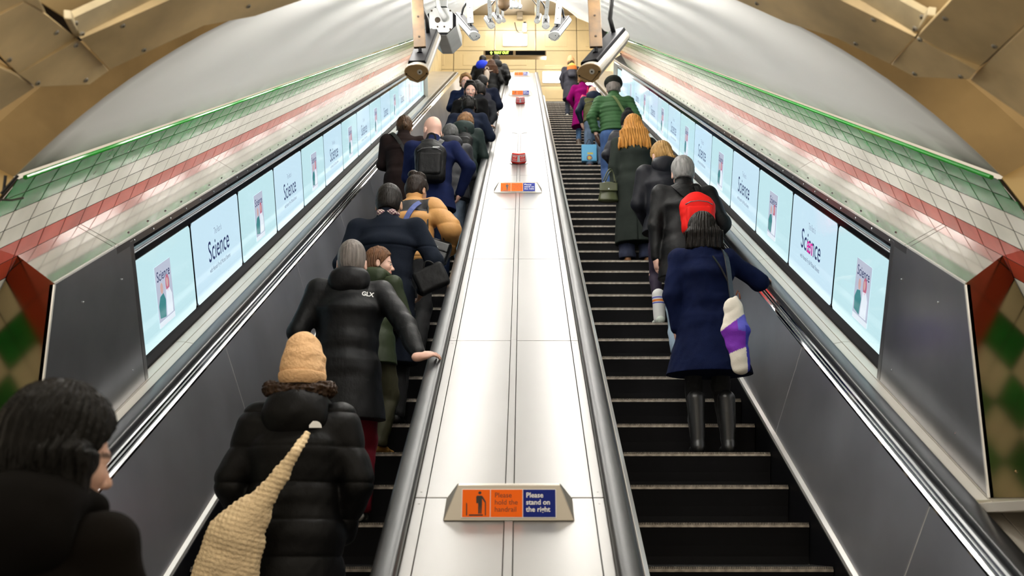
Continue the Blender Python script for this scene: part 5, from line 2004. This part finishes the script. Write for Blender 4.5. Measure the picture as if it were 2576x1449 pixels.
def logo(ctx, pts_fn):
    pass
def on_back(ctx, u, z, out=.004):
    """point on the back of the coat in the wearer's space; u sideways"""
    return ctx['Cc'] + V(u, -(.118 + ctx['T']) - out, z)

# ---- nearest, dark coated passer at the lower left, out of focus
def x_L0(c):
    pass
person('person in dark brown coat and dark hair, blurred at the bottom left corner', -8.4, 165, 966, skin='light', turn=-8, lean=4, head=(8, -34, 0), L='down', Rr='front',
       top=dict(col=(0.016, 0.012, 0.009), t=.034, hem=.5, flare=.05, kind='wool', collar=.09, hood=('big', (0.012, 0.010, 0.009), 'wool'), sh=1.1),
       bottom=dict(col=BLK), hair=('bob', (0.006, 0.005, 0.004)), hsc=1.2, vox=.007)

# ---- beanie and black puffer
M_FUR = hairm('brown_fur', (0.045, 0.022, 0.010))
def x_L1(c):
    Nb = c['Nb']
    pr = []
    pts = [Nb + V(.135 * math.cos(a), -.035 + .085 * math.sin(a) * -1, .060 + .015 * math.cos(2 * a)) for a in np.linspace(-.35, math.pi + .35, 12)]
    for i in range(len(pts) - 1):
        pr.append(cap(pts[i], pts[i + 1], .036, .036, .01))
    smesh('fur_trim', field(pr, (), lambda p: (.009 * waves(p, 130) + .007 * waves(p, 210, o=5)).astype(f32)), Nb - .26, Nb + .26, c['vb'], M_FUR, c['xf'], c['root'])
    # small white dome mark on the shoulder blade
    M, t = c['xf']
    mb = MB()
    cen = c['Cc'] + V(.115, -(.118 + c['T'] + .012), .085)
    ringp = [cen + V(.028 * math.cos(a), .0, .030 * math.sin(a)) for a in np.linspace(0, math.pi / 2 * 1.0, 8)] + [cen + V(-.012, 0, 0.03), cen + V(-.028, 0, .012), cen + V(-.028, 0, 0), cen]
    w = [Vector(M @ p + t) for p in ringp]
    mb.prism(w, [p + Vector((0, -.004, 0)) for p in w])
    mb.build('white_mark', M_SWHITE, c['root'])
person('person in tan beanie and black puffer coat with brown fur hood trim', -3, 768, 845, skin='light', turn=0, lean=3, head=(2, 6, 0), L=(-.22, .10, .90), Rr=(.21, .10, .90), build=1.10, sh=1.06,
       top=dict(col=BLK, kind='shell', t=.055, hem=.55, flare=.02, quilt=.16, puff=.016, fold=.006, collar=.02, hood=('big', (0.012, 0.012, 0.013), 'shell'), name='puffer_coat', arm=.058),
       bottom=dict(col=BLK), hair=('short', (0.02, 0.012, 0.008)), hat=('beanie', (0.86, 0.54, 0.29)), hsc=1.12, extra=x_L1)
def cream_bag():
    z = 4.02
    root = thing('woven_shoulder_bag', 'cream woven shoulder bag slung across the back of the black puffer coat', 'bag', U(600, 1380, z))
    pr = [cap(U(772, 1092, z + .10), U(742, 1138, z + .0), .016, .020, .01), cap(U(742, 1138, z), U(706, 1195, z), .020, .032, .01), cap(U(706, 1195, z), U(655, 1262, z), .032, .052, .02), cap(U(655, 1262, z), U(600, 1330, z), .052, .085, .03)]
    def wv(p):
        return (.0035 * np.sin(p[:, 0] * 190 + p[:, 2] * 130) * np.sin(p[:, 2] * 170 - p[:, 0] * 110) + .004 * waves(p, 30)).astype(f32)
    M_CREAM = cloth('cream_weave', (0.90, 0.70, 0.44), 'knit')
    a = np.array(U(762, 1108, z)); b = np.array(U(600, 1330, z))
    flat_ = [ec(np.array(U(640, 1285, z)), np.array(U(590, 1350, z)), (.075, .045), (.115, .06), .05, .03),
             ec(np.array(U(590, 1350, z)), np.array(U(545, 1560, z)), (.118, .065), (.15, .08), .06, .04)]
    smesh('strap', field(pr[:3], (), wv), np.minimum(a, b) - .2, np.maximum(a, b) + .2, .005, M_CREAM, IDX, root)
    c0 = np.array(U(575, 1430, z))
    smesh('bag_body', field(flat_ + [pr[3]], (), lambda p: wv(p) + .008 * waves(p, 14)), c0 - .45, c0 + .45, .006, M_CREAM, IDX, root)
cream_bag()

# ---- man with grey hair, hand on the rail
def x_L2(c):
    M, t = c['xf']
    o = Vector(M @ np.array(c['Cc'] + V(.125, -(.118 + c['T'] + .02), .060)) + t)
    text_fit('jacket_logo', 'GLX', .075, .028, o, Vector((.98, 0, -.15)).normalized(), Vector((.12, .1, 1)).normalized(), M_SWHITE, c['root'], bold=.03)
person('man with cropped grey hair in long black jacket, right hand on the rail', 1, 887, 600, skin='pink', turn=4, lean=2, head=(4, 0, 0), L=(-.22, .10, .92), Rr=('rail', RAIL_L, 5.43), build=1.08, sh=1.08,
       top=dict(col=(0.011, 0.012, 0.014), kind='shell', t=.040, hem=.60, flare=.03, collar=.05, fold=.010, hood=('down', (0.012, 0.012, 0.014), 'shell'), name='jacket'),
       bottom=dict(col=(0.13, 0.006, 0.014), kind='smooth', t=.04), shoes=(.5, .48, .45), hair=('crop', (0.22, 0.19, 0.17)), hsc=1.10, extra=x_L2)
person('woman with light brown hair in olive green jacket, face in profile to the right', 3, 955, 620, skin='light', turn=-25, lean=3, head=(2, -58, 0), L='pocket', Rr='front', bodyx=.0,
       top=dict(col=(0.032, 0.045, 0.020), kind='shell', t=.034, hem=.72, collar=.07, hood=('down', (0.034, 0.048, 0.022), 'shell'), name='jacket'),
       bottom=dict(col=(0.045, 0.042, 0.022), kind='smooth', t=.04), shoes=(0.50, 0.26, 0.06), hair=('tied', (0.16, 0.075, 0.035)), hsc=1.10, eyes=True)
# ---- overcoat man
def x_L4(c):
    Nb = c['Nb']
    pr = [cap(Nb + V(-.062, .02, .035), Nb + V(-.045, -.052, .030), .020, .020, .02), cap(Nb + V(-.045, -.052, .030), Nb + V(.045, -.052, .030), .020, .020, .02), cap(Nb + V(.062, .02, .035), Nb + V(.045, -.052, .030), .020, .020, .02)]
    def tn(v):
        s = np.sin(v[:, 0] * 260) * np.sin(v[:, 2] * 300)
        return np.where((s > .1)[:, None], V(.55, .45, .35), V(.10, .03, .06))
    smesh('scarf', field(pr), Nb - .16, Nb + .16, c['vb'], mat('patterned_scarf', rough=.8, vcol=True), c['xf'], c['root'], tn)
person('man with thick black hair in long dark navy overcoat and patterned scarf', 4, 980, 460, skin='tan', turn=-4, lean=3, head=(12, 0, 0), L='pocket', Rr=(.24, .16, .98), build=1.12, sh=1.16,
       top=dict(col=(0.010, 0.014, 0.024), kind='wool', t=.034, hem=.42, flare=.03, collar=.075, fold=.007, seam=True, name='overcoat'),
       bottom=dict(col=BLK), hair=('short', (0.012, 0.009, 0.007)), hsc=1.12, extra=x_L4)
def tan_tint(v, b):
    yoke = (v[:, 2] > b['Cc'][2] + .06) & (np.abs(v[:, 0]) < .18) & (v[:, 2] < b['Nb'][2] - .02)
    return np.where(yoke[:, None], V(.015, .014, .016), V(.50, .25, .075))
def x_L5(c):
    strap(c, [c['Cc'] + V(.11, .12 + c['T'], .05), c['SR'] + V(-.06, .02, .09), c['Cc'] + V(.07, -.14 - c['T'], .09), c['Cc'] + V(-.02, -.15 - c['T'], -.10)], .045, .012, cloth('blue_strap', (.10, .13, .32), 'smooth'), 'blue_strap', c['root'])
person('woman with curly dark bun in tan and black puffer jacket', 7, 1022, 437, skin='tan', turn=-14, lean=6, head=(18, -12, 0), L='front', Rr=(.30, .22, 1.05), build=1.06, sh=1.04, bodyx=.10,
       top=dict(kind='shell', t=.052, hem=.86, quilt=.15, puff=.018, collar=.06, arm=.076, tint=tan_tint, name='puffer_jacket'),
       bottom=dict(col=BLK), hair=('bun', (0.022, 0.014, 0.010)), hsc=1.10, extra=x_L5)
def world_bag(label, name, px, py, z, size, m, handle=None, r=.03, tint=None, rot=None, flap=False, taper=0):
    c = np.array(U(px, py, z))
    root = thing(name, label, 'bag', c)
    w, d, h = size
    Rm = rot if rot is not None else np.eye(3)
    if taper:
        pr = [ec(c - Rm @ V(0, 0, h - .02), c + Rm @ V(0, 0, h - .02), (w, d), (w * taper, d * .6), .03, 0)]
    else:
        pr = [rbox(c, (w, d, h), min(r, d * .9), 0, Rm)]
    e = max(size) + .10
    smesh('bag_body', field(pr, (), lambda p: (.004 * waves(p, 22)).astype(f32)), c - e, c + e, max(.005, z * .0007), m, IDX, root, tint)
    if flap:
        fc = c + Rm @ V(0, -d * .95, h * .38)
        smesh('flap', field([rbox(fc, (w * .9, .012, h * .45), .011, 0, Rm)]), fc - e, fc + e, max(.005, z * .0007), m, IDX, root)
        mb = MB()
        mb.tube([Vector(fc + Rm @ V(0, -.016, -h * .25)), Vector(fc + Rm @ V(0, -.022, -h * .25))], .010, 10)
        mb.build('clasp', M_CHROME, root)
    if handle:
        for k, hh in enumerate(handle):
            mb = MB()
            pts = [Vector(q) for q in hh]
            for _ in range(2):
                nw = [pts[0]]
                for i in range(len(pts) - 1):
                    nw += [pts[i] * .75 + pts[i + 1] * .25, pts[i] * .25 + pts[i + 1] * .75]
                pts = nw + [pts[-1]]
            mb.tube(pts, .008, 8)
            mb.build('handle', m if tint is None else M_LEATH, root, smooth=True)
    return root
world_bag('black leather shoulder bag hanging below the tan puffer jacket sleeve', 'shoulder_bag', 1100, 632, 8.75, (.11, .07, .10), M_LEATH, [[U(1078, 610, 8.75), U(1075, 560, 8.7), U(1078, 500, 8.8)], [U(1118, 612, 8.75), U(1110, 560, 8.7), U(1080, 500, 8.8)]], flap=True, rot=roty(.3))
world_bag('flat black briefcase held low beside the long navy overcoat', 'briefcase', 1085, 700, 7.35, (.12, .04, .095), M_NYLON, [[U(1066, 672, 7.35), U(1070, 655, 7.35), U(1090, 660, 7.35), U(1098, 682, 7.35)]], rot=roty(-.45))

# ---- bald man with black backpack
L6 = person('bald man in navy suit jacket and trousers, face turned left', 12, 1088, 293, skin='pink', turn=0, lean=3, head=(14, 32, 0), L='front', Rr=(.27, .06, .95), build=1.10, sh=1.16,
       top=dict(col=(0.010, 0.017, 0.070), kind='wool', t=.032, hem=.74, flare=.03, collar=.02, fold=.008, name='suit_jacket', under=('shirt_collar', (.55, .60, .70))),
       bottom=dict(col=(0.012, 0.022, 0.055), kind='wool', t=.036), shoes=(.10, .03, .012), hair=('bald', (.10, .05, .03)), beard=.35, hsc=1.14)
r_, c_, ro_ = backpack(L6, 'large black backpack on the navy suited bald man', M_NYLON, (.145, .085, .220), -.07)
M_, t_ = L6['xf']
oo = Vector(M_ @ (c_ + ro_ @ V(.03, -.115, .085)) + t_)
flat([oo, oo + Vector((.075, 0, .0)), oo + Vector((.075, 0, .014)), oo + Vector((0, 0, .014))], 'badge', M_CHROME, r_, Vector((0, -1, 0)))
def x_L7(c):
    strap(c, [c['SL'] + V(.02, .06, .09), c['SL'] + V(.06, -.06, .10), c['Cc'] + V(-.02, -.15 - c['T'], .02), c['P0'] + V(.17, -.13 - c['T'], .0)], .045, .008, M_LEATH, 'bag_strap', c['root'])
person('woman in dark brown belted coat with dark bag strap across her back', 15, 1018, 290, skin='light', turn=6, lean=5, head=(16, -4, 0), L='front', Rr='front', build=1.10, sh=1.12,
       top=dict(col=(0.022, 0.013, 0.012), kind='wool', t=.036, hem=.40, flare=.05, collar=.05, fold=.008, seam=True),
       bottom=dict(col=BLK), hair=('tied', (0.085, 0.045, 0.022)), hsc=1.12, extra=x_L7)
person('person with short grey hair in charcoal hooded jacket, behind the backpack', 14, 1132, 313, skin='pink', turn=10, lean=8, head=(26, 10, 0), L='front', Rr='front', build=1.05,
       top=dict(col=(0.030, 0.031, 0.037), kind='shell', t=.036, hem=.74, collar=.04, hood=('down', (0.032, 0.033, 0.04), 'shell'), name='jacket'),
       bottom=dict(col=(0.30, 0.38, 0.50)), shoes=(.3, .3, .3), hair=('shortgrey', (0.10, 0.10, 0.10)), hsc=1.10)
L9 = person('person with curly light brown hair in dark green hoodie', 17, 1172, 283, skin='pink', turn=-6, lean=9, head=(30, -12, 0), L='front', Rr='front', build=1.04, sh=1.04,
       top=dict(col=(0.012, 0.022, 0.020), kind='smooth', t=.034, hem=.80, collar=.02, hood=('big', (0.013, 0.024, 0.022), 'smooth'), name='hoodie'),
       bottom=dict(col=BLK), hair=('curly', (0.24, 0.125, 0.055)), hsc=1.06)
backpack(L9, 'slim black backpack on the dark green hoodie', M_NYLON, (.115, .055, .175), -.07, off=.03)
person('man with black dreadlocks in navy suit jacket and white collar, right hand on the rail', 20, 1180, 241, skin='dark', turn=-3, lean=6, head=(22, -6, 0), L='pocket', Rr=('rail', RAIL_L, 15.0), build=1.10, sh=1.10,
       top=dict(col=(0.012, 0.018, 0.038), kind='wool', t=.032, hem=.72, collar=.015, name='suit_jacket', under=('shirt_collar', (.8, .82, .85))),
       bottom=dict(col=BLK), hair=('dread', (0.007, 0.006, 0.006)), hsc=1.12)
def x_L11(c):
    strap(c, [c['SR'] + V(-.05, -.03, .085), c['SR'] + V(-.05, .05, .085)], .035, .006, cloth('pale_tab', (.5, .55, .4), 'smooth'), 'shoulder_tab', c['root'])
person('man with black quiff and stubble in black coat, facing down the stairs', 24, 1184, 207, skin='pink', turn=172, lean=2, head=(20, 14, 0), L='down', Rr='front', build=1.10, sh=1.10,
       top=dict(col=BLK, kind='wool', t=.034, hem=.62, collar=.03, under=('shirt_collar', (.8, .8, .82))),
       bottom=dict(col=BLK), hair=('quiff', (0.010, 0.008, 0.007)), beard=.6, hsc=1.14, eyes=True, extra=x_L11)
person('man with short black hair in dark suit and white shirt, beside the stubbled man', 25, 1212, 207, skin='tan', turn=24, lean=3, head=(10, 26, 0), L='front', Rr=('rail', RAIL_L, 16.6), build=1.08, sh=1.06,
       top=dict(col=(0.014, 0.015, 0.020), kind='wool', t=.030, hem=.70, collar=.015, name='suit_jacket', under=('shirt_collar', (.8, .82, .85))),
       bottom=dict(col=NAVY), hair=('short', (0.016, 0.012, 0.010)), beard=.4, hsc=1.10, bodyx=-.05)
person('man with curly fair hair and glasses in navy jacket, facing down the stairs', 28, 1172, 185, skin='pink', turn=168, lean=2, head=(12, 18, 0), L='down', Rr='front', build=1.08, sh=1.08,
       top=dict(col=(0.008, 0.016, 0.050), kind='wool', t=.030, hem=.70, collar=.03, name='jacket'),
       bottom=dict(col=BLK), hair=('curly', (0.30, 0.16, 0.06)), glasses=True, hsc=1.10, eyes=True)
person('person with dark hair in dark grey coat, between the fair man and the navy coat', 27, 1201, 201, skin='tan', turn=-10, lean=5, head=(16, -10, 0), L='front', Rr='pocket', build=1.08,
       top=dict(col=(0.040, 0.038, 0.048), kind='wool', t=.032, hem=.60, collar=.03),
       bottom=dict(col=BLK), hair=('short', (0.012, 0.010, 0.010)), hsc=1.08)
person('man with short black hair in long navy coat, leaning towards the deck', 28, 1213, 189, skin='tan', turn=-8, lean=10, head=(16, -4, 0), L='front', Rr=('rail', RAIL_L, 18.6), build=1.12, sh=1.12,
       top=dict(col=(0.008, 0.012, 0.030), kind='wool', t=.036, hem=.50, flare=.03, collar=.03),
       bottom=dict(col=(0.03, 0.05, 0.10)), hair=('short', (0.010, 0.008, 0.008)), hsc=1.08, bodyx=.01)
person('person with dark cropped hair and bright blue hood over black jacket', 45, 1215, 138, skin='tan', turn=-6, lean=2, head=(6, -16, 0), L='pocket', Rr='pocket', build=1.06,
       top=dict(col=BLK, kind='smooth', t=.034, hem=.70, collar=.04, hood=('big', (0.02, 0.05, 0.62), 'smooth'), name='jacket'),
       bottom=dict(col=BLK), hair=('crop', (0.010, 0.008, 0.008)), hsc=1.10)
L17 = person('woman with very long brown hair in black jacket, near the top of the stairs', 44, 1236, 150, skin='light', turn=0, lean=3, head=(4, 4, 0), L='pocket', Rr='pocket', build=1.0,
       top=dict(col=BLK, kind='smooth', t=.032, hem=.62, collar=.03, name='jacket'),
       bottom=dict(col=(0.03, 0.04, 0.09)), hair=('long', (0.075, 0.030, 0.012)), hsc=1.10)
backpack(L17, 'small pale cream backpack beside the very long brown hair', cloth('pale_cream_fabric', (.66, .55, .46), 'smooth'), (.06, .04, .16), -.02, off=-.10, pocket=False)
person('person in black puffer coat with large raised hood collar, top right of the queue', 45, 1248, 136, skin='light', turn=0, lean=3, head=(8, 0, 0), L='pocket', Rr='pocket', build=1.10, sh=1.12,
       top=dict(col=BLK, kind='shell', t=.050, hem=.70, quilt=.13, puff=.014, collar=.06, hood=('big', (0.014, 0.014, 0.015), 'shell'), name='puffer_coat', arm=.066),
       bottom=dict(col=(0.02, 0.03, 0.06)), hair=('short', (0.03, 0.02, 0.012)), hsc=1.12)

# ---- right escalator
def x_R1(c):
    M, t = c['xf']
    strap(c, [c['SR'] + V(-.045, .10 + c['T'], -.04), c['SR'] + V(-.045, .0, .088), c['SR'] + V(-.04, -.12 - c['T'], -.02), c['Cc'] + V(.14, -.16 - c['T'], -.16), c['Cc'] + V(.145, -.17 - c['T'], -.24)], .045, .008, M_LEATH, 'tote_strap', c['root'])
    strap(c, [c['Cc'] + V(.03, -.13 - c['T'], .10), c['Cc'] + V(.075, -.15 - c['T'], .02), c['Cc'] + V(.12, -.16 - c['T'], -.09)], .012, .006, M_LEATH, 'thin_strap', c['root'])
R1 = person('woman with black bob in flared navy coat, right hand on the handrail', 3, 1765, 534, skin='light', turn=0, lean=1, head=(4, 2, 0), L=(-.21, .02, .86), Rr=('rail', RAIL_R, 7.16), build=1.02, sh=1.0,
       top=dict(col=(0.005, 0.010, 0.045), kind='wool', t=.036, hem=.55, flare=.10, collar=.03, fold=.012, arm=.056, sleeve=.86),
       bottom=dict(col=(.008, .008, .009), kind='wool', t=.012), boots=.38, shoes=(.012, .012, .012), hair=('bob', (0.012, 0.008, 0.007)), hsc=1.10, extra=x_R1)
def tote():
    z = 6.40
    c = np.array(U(1851, 842, z))
    root = thing('tote_bag', 'cream, purple and blue tote bag hanging from the navy coated woman', 'bag', c)
    Rm = roty(.10)
    pr = [ec(c + Rm @ V(-.025, 0, .20), c + Rm @ V(-.005, 0, .03), (.055, .03), (.085, .05), .04, .03), ec(c + Rm @ V(-.005, 0, .03), c + Rm @ V(.045, 0, -.21), (.085, .05), (.052, .035), .04, .03),
          cap(c + Rm @ V(-.055, 0, .17), c + Rm @ V(-.045, 0, .22), .028, .016, .02), cap(c + Rm @ V(.01, 0, .17), c + Rm @ V(-.01, 0, .245), .028, .012, .02)]
    def tn(v):
        q = (v - c) @ Rm
        col = np.tile(V(.76, .70, .60), (len(v), 1))
        a = q[:, 0] + .25 * q[:, 2]
        pm = (q[:, 2] < .10 + .9 * q[:, 0]) & (q[:, 2] > -.11 + .5 * q[:, 0])
        col[pm] = V(.17, .015, .38)
        pm2 = pm & (q[:, 0] > .005 - .1 * q[:, 2]) & (q[:, 2] > .02)
        col[pm2] = V(.10, .10, .52)
        pb = (q[:, 0] > .055 - .12 * q[:, 2]) & (q[:, 2] < .06)
        col[pb] = V(.03, .03, .36)
        return col
    smesh('bag_body', field(pr, (), lambda p: (.010 * waves(p, 20) + .004 * waves(p, 45)).astype(f32)), c - V(.2, .2, .34), c + V(.2, .2, .36), .005, mat('tote_canvas', rough=.75, vcol=True, bump=(120, .2, I3)), IDX, root, tn)
    mb = MB()
    mb.tube([U(1852, 742, z), U(1856, 730, z), U(1860, 738, z), U(1862, 752, z)], .005, 6)
    mb.build('leather_loop', cloth('tan_leather', (.22, .06, .02), 'leather'), root, smooth=True)
tote()
R2 = person('man with grey hair in black waxed jacket, left hand hanging', 7, 1722, 391, skin='pink', turn=0, lean=3, head=(8, 0, 0), L=(-.26, .0, .80), Rr='pocket', build=1.12, sh=1.10, bodyx=-.02,
       top=dict(col=(0.014, 0.014, 0.015), kind='shell', t=.038, hem=.66, flare=.03, collar=.06, fold=.010, name='jacket'),
       bottom=dict(col=(0.30, 0.40, 0.50)), shoes=(.05, .04, .04), hair=('shortgrey', (0.36, 0.35, 0.34)), hsc=1.12)
backpack(R2, 'small bright red backpack on the black waxed jacket', cloth('red_fabric', (.85, .016, .012), 'smooth'), (.135, .075, .185), -.09, off=.06, strap_m=M_NYLON)
def socks(col_stripes=True):
    def x(c):
        def tn(v):
            col = np.tile(V(.8, .8, .78), (len(v), 1))
            z = v[:, 2]
            col[(z > .185) & (z < .20)] = V(.08, .10, .5)
            col[(z > .205) & (z < .225)] = V(.85, .22, .02)
            col[(z > .232) & (z < .245)] = V(.08, .10, .5)
            return col
        for ft in (c['fL'], c['fR']):
            smesh('sock', field([cap(ft + V(0, -.02, .06), ft + V(0, -.012, .27), .050, .056)]), ft - V(.1, .12, 0), ft + V(.1, .1, .36), c['vb'], mat('striped_sock', rough=.9, vcol=True), c['xf'], c['root'], tn)
    return x
person('woman with blonde ponytail in black hooded jacket and striped socks', 9, 1668, 354, skin='light', turn=6, lean=5, head=(20, 14, 0), L=(-.12, .22, .95), Rr='front', build=1.02, sh=1.04, bodyx=-.02,
       top=dict(col=(0.012, 0.013, 0.019), kind='shell', t=.038, hem=.83, collar=.05, hood=('down', (0.013, 0.014, 0.02), 'shell'), name='jacket'),
       bottom=dict(col=(0.030, 0.022, 0.040), kind='smooth', t=.006, name='leggings', hem=.25), shoes=(.62, .68, .60), hair=('pony', (0.50, 0.29, 0.10)), hsc=1.08, extra=socks(), feet=(0, .02))
person('woman with long ginger blonde hair in long dark green coat', 14, 1592, 288, skin='light', turn=0, lean=2, head=(4, -4, 0), L=(-.23, .02, .84), Rr='front', build=1.06, sh=1.04, bodyx=0,
       top=dict(col=(0.034, 0.042, 0.036), kind='wool', t=.034, hem=.22, flare=.035, collar=.03, fold=.008, slit=True),
       bottom=dict(col=(0.010, 0.016, 0.045), flare=.035), shoes=(.22, .09, .025), hair=('long', (0.72, 0.33, 0.075)), hsc=1.14)
world_bag('dark green leather handbag held low beside the long green coat', 'handbag', 1530, 483, 11.75, (.12, .06, .12), cloth('green_leather', (0.040, 0.046, 0.014), 'leather'),
          [[U(1518, 455, 11.75), U(1530, 425, 11.75), U(1540, 425, 11.8), U(1546, 457, 11.75)], [U(1522, 457, 11.7), U(1534, 430, 11.7), U(1542, 430, 11.75), U(1549, 459, 11.7)]], taper=.72, flap=True)
person('person in black pompom hat and dark grey puffer, behind the ginger blonde hair', 17, 1580, 268, skin='light', turn=-4, lean=6, head=(14, 0, 0), L=(-.16, .20, 1.0), Rr='front', build=1.06,
       top=dict(col=(0.030, 0.031, 0.040), kind='shell', t=.045, hem=.80, quilt=.12, collar=.05, name='puffer_jacket'),
       bottom=dict(col=BLK), hair=('short', (.02, .015, .01)), hat=('pom', (0.008, 0.008, 0.009)), hsc=1.08)
def glove(c):
    pr = hand(c['TL'], c['dL'], V(1, .2, 0), -1, .8, 1.25)
    w0 = c['TL']
    smesh('glove', field(pr), w0 - .22, w0 + .24, c['vb'] * 1.0, cloth('brown_glove', (.06, .025, .012), 'leather'), c['xf'], c['root'])
def x_R6(c):
    glove(c)
    ms = cloth('olive_strap', (.14, .18, .075), 'smooth')
    strap(c, [c['Cc'] + V(-.03, .13 + c['T'], .06), c['Cc'] + V(-.04, .02, .215), c['Cc'] + V(-.01, -.13 - c['T'], .13), c['Cc'] + V(.10, -.165 - c['T'], -.10), c['P0'] + V(.19, -.16 - c['T'], .06), c['P0'] + V(.22, -.05, -.02)], .045, .012, ms, 'bag_strap', c['root'])
person('man in dark flat cap and quilted green jacket with strap across his back', 22, 1549, 193, skin='pink', turn=0, lean=6, head=(8, -6, 0), L=(-.23, .02, .90), Rr='pocket', build=1.10, sh=1.04, bodyx=-.04,
       top=dict(col=(0.040, 0.105, 0.040), kind='smooth', t=.034, hem=.95, quilt=.052, puff=.013, collar=.05, fold=.005, arm=.058, name='quilted_jacket'),
       bottom=dict(col=(0.030, 0.075, 0.20), t=.034), shoes=(.05, .03, .02), hair=('shortgrey', (.25, .22, .2)), hat=('cap', (0.035, 0.038, 0.032)), hsc=1.10, extra=x_R6)
def x_R7(c):
    sk = []
    T_ = c['T'] + .022
    sk = [ec(c['P0'] + V(0, 0, -.02), c['Wc'], (.150 * c['w'] + T_, .112 + T_), (.132 * c['w'] + T_, .100 + T_), .06, .03),
          ec(c['Wc'], c['Cc'] + c['dr'] * .10, (.132 * c['w'] + T_, .100 + T_), (.150 * c['w'] + T_, .105 + T_), .05, .05),
          cap(c['SL'] + V(.05, 0, 0), c['SR'] - V(.05, 0, 0), .072, .072, .04)]
    P0 = c['P0']
    smesh('gilet', field(sk, [lambda p: P0[2] - .02 - p[:, 2], lambda p: np.abs(p[:, 0]) - .215], lambda p: (-.010 * (np.abs(np.sin(p[:, 2] / .11 * math.pi)) ** .5 - .7)).astype(f32), [cap(c['Nb'] + V(0, 0, -.02), c['Nb'] + V(0, .02, .2), .075, .08)]),
          V(-.34, -.35, .8), V(.34, .5, 1.6), c['vx'], cloth('olive_gilet', (.085, .085, .030), 'smooth'), c['xf'], c['root'])
person('bald man in olive gilet over navy hoodie, with faded jeans', 29, 1508, 219, skin='pink', turn=4, lean=10, head=(26, 4, 0), L=(-.22, .10, .90), Rr='front', build=1.10, sh=1.04, bodyx=-.13,
       top=dict(col=(0.008, 0.012, 0.028), kind='smooth', t=.030, hem=.92, collar=.03, hood=('big', (0.009, 0.014, 0.034), 'smooth'), name='hoodie'),
       bottom=dict(col=(0.11, 0.16, 0.24), t=.036), shoes=(.10, .03, .02), hair=('bald', (.2, .15, .12)), hsc=1.08, extra=x_R7)
M_BAGB = mat('bag_paint', rough=.4, vcol=True)
def bag_blue(v):
    c0 = np.array(U(1482, 386, 18.3))
    col = np.tile(V(.14, .48, .78), (len(v), 1))
    q = v - c0
    r = np.sqrt((q[:, 0] + .0) ** 2 + (q[:, 2] + .10) ** 2)
    col[r < .052] = V(.02, .04, .12)
    col[r < .038] = V(.75, .25, .05)
    col[r < .022] = V(.5, .6, .1)
    col[(np.abs(q[:, 0] - .02) < .05) & (np.abs(q[:, 2] + .01) < .02)] = V(.62, .50, .08)
    return col
world_bag('light blue shopping bag hanging beside the faded jeans', 'shopping_bag', 1482, 386, 18.3, (.14, .05, .165), M_BAGB, [[U(1474, 364, 18.3), U(1482, 345, 18.3), U(1490, 364, 18.3)]], tint=bag_blue, r=.01)
def x_R8(c):
    strap(c, [c['SR'] + V(-.05, .09, .02), c['SR'] + V(-.06, .0, .088), c['Cc'] + V(.10, -.13 - c['T'], .02), c['Cc'] + V(.08, -.16 - c['T'], -.12)], .03, .010, cloth('pink_leather', (.80, .02, .10), 'leather'), 'pink_strap', c['root'])
    strap(c, [c['SR'] + V(-.0, .08, .03), c['SR'] + V(-.02, -.03, .088), c['Cc'] + V(.15, -.14 - c['T'], .06), c['Cc'] + V(.19, -.12 - c['T'], -.05)], .045, .010, M_NYLON, 'black_strap', c['root'])
person('woman with curly fair hair in bright magenta long coat', 35, 1459, 186, skin='light', turn=0, lean=4, head=(10, 6, 0), L=(-.18, .16, .98), Rr=(.22, .1, .98), build=1.04, sh=1.02, bodyx=.05,
       top=dict(col=(0.33, 0.002, 0.16), kind='wool', t=.034, hem=.46, flare=.06, collar=.03, fold=.008, slit=True),
       bottom=dict(col=(0.05, 0.12, 0.24), t=.014), boots=.12, shoes=(.08, .05, .03), hair=('curly', (0.30, 0.15, 0.06)), hsc=1.08, extra=x_R8, feet=(-.02, .08))
world_bag('small bright pink handbag on the magenta coat', 'handbag', 1469, 252, 20.5, (.085, .05, .105), cloth('pink_bag_leather', (.80, .012, .11), 'leather'), None, rot=roty(.35), r=.03)
R9 = person('person in long grey coat and knitted hat, highest on the right escalator', 47, 1436, 140, skin='light', turn=-4, lean=2, head=(10, 0, 0), L=(-.21, .05, .88), Rr=(.2, .1, .95), build=1.04,
       top=dict(col=(0.075, 0.075, 0.095), kind='wool', t=.034, hem=.50, flare=.03, collar=.05),
       bottom=dict(col=(0.010, 0.014, 0.028)), shoes=(.7, .66, .6), hair=('short', (.25, .2, .12)), hat=('beanie', (0.26, 0.22, 0.15)), hsc=1.08, feet=(-.03, .06))
def ob_tint(v):
    c0 = R9['t']
    z = v[:, 2]
    hi = R9['Cc'][2] - .03
    col = np.tile(V(.02, .02, .035), (len(v), 1))
    col[z > hi + .02] = V(.75, .20, .02)
    col[z > hi + .13] = V(.72, .45, .08)
    return col
backpack(R9, 'orange and navy backpack on the long grey coat', mat('two_tone_pack', rough=.6, vcol=True), (.12, .07, .21), .02, pocket=False, tint=ob_tint, off=.03, strap_m=M_NYLON)
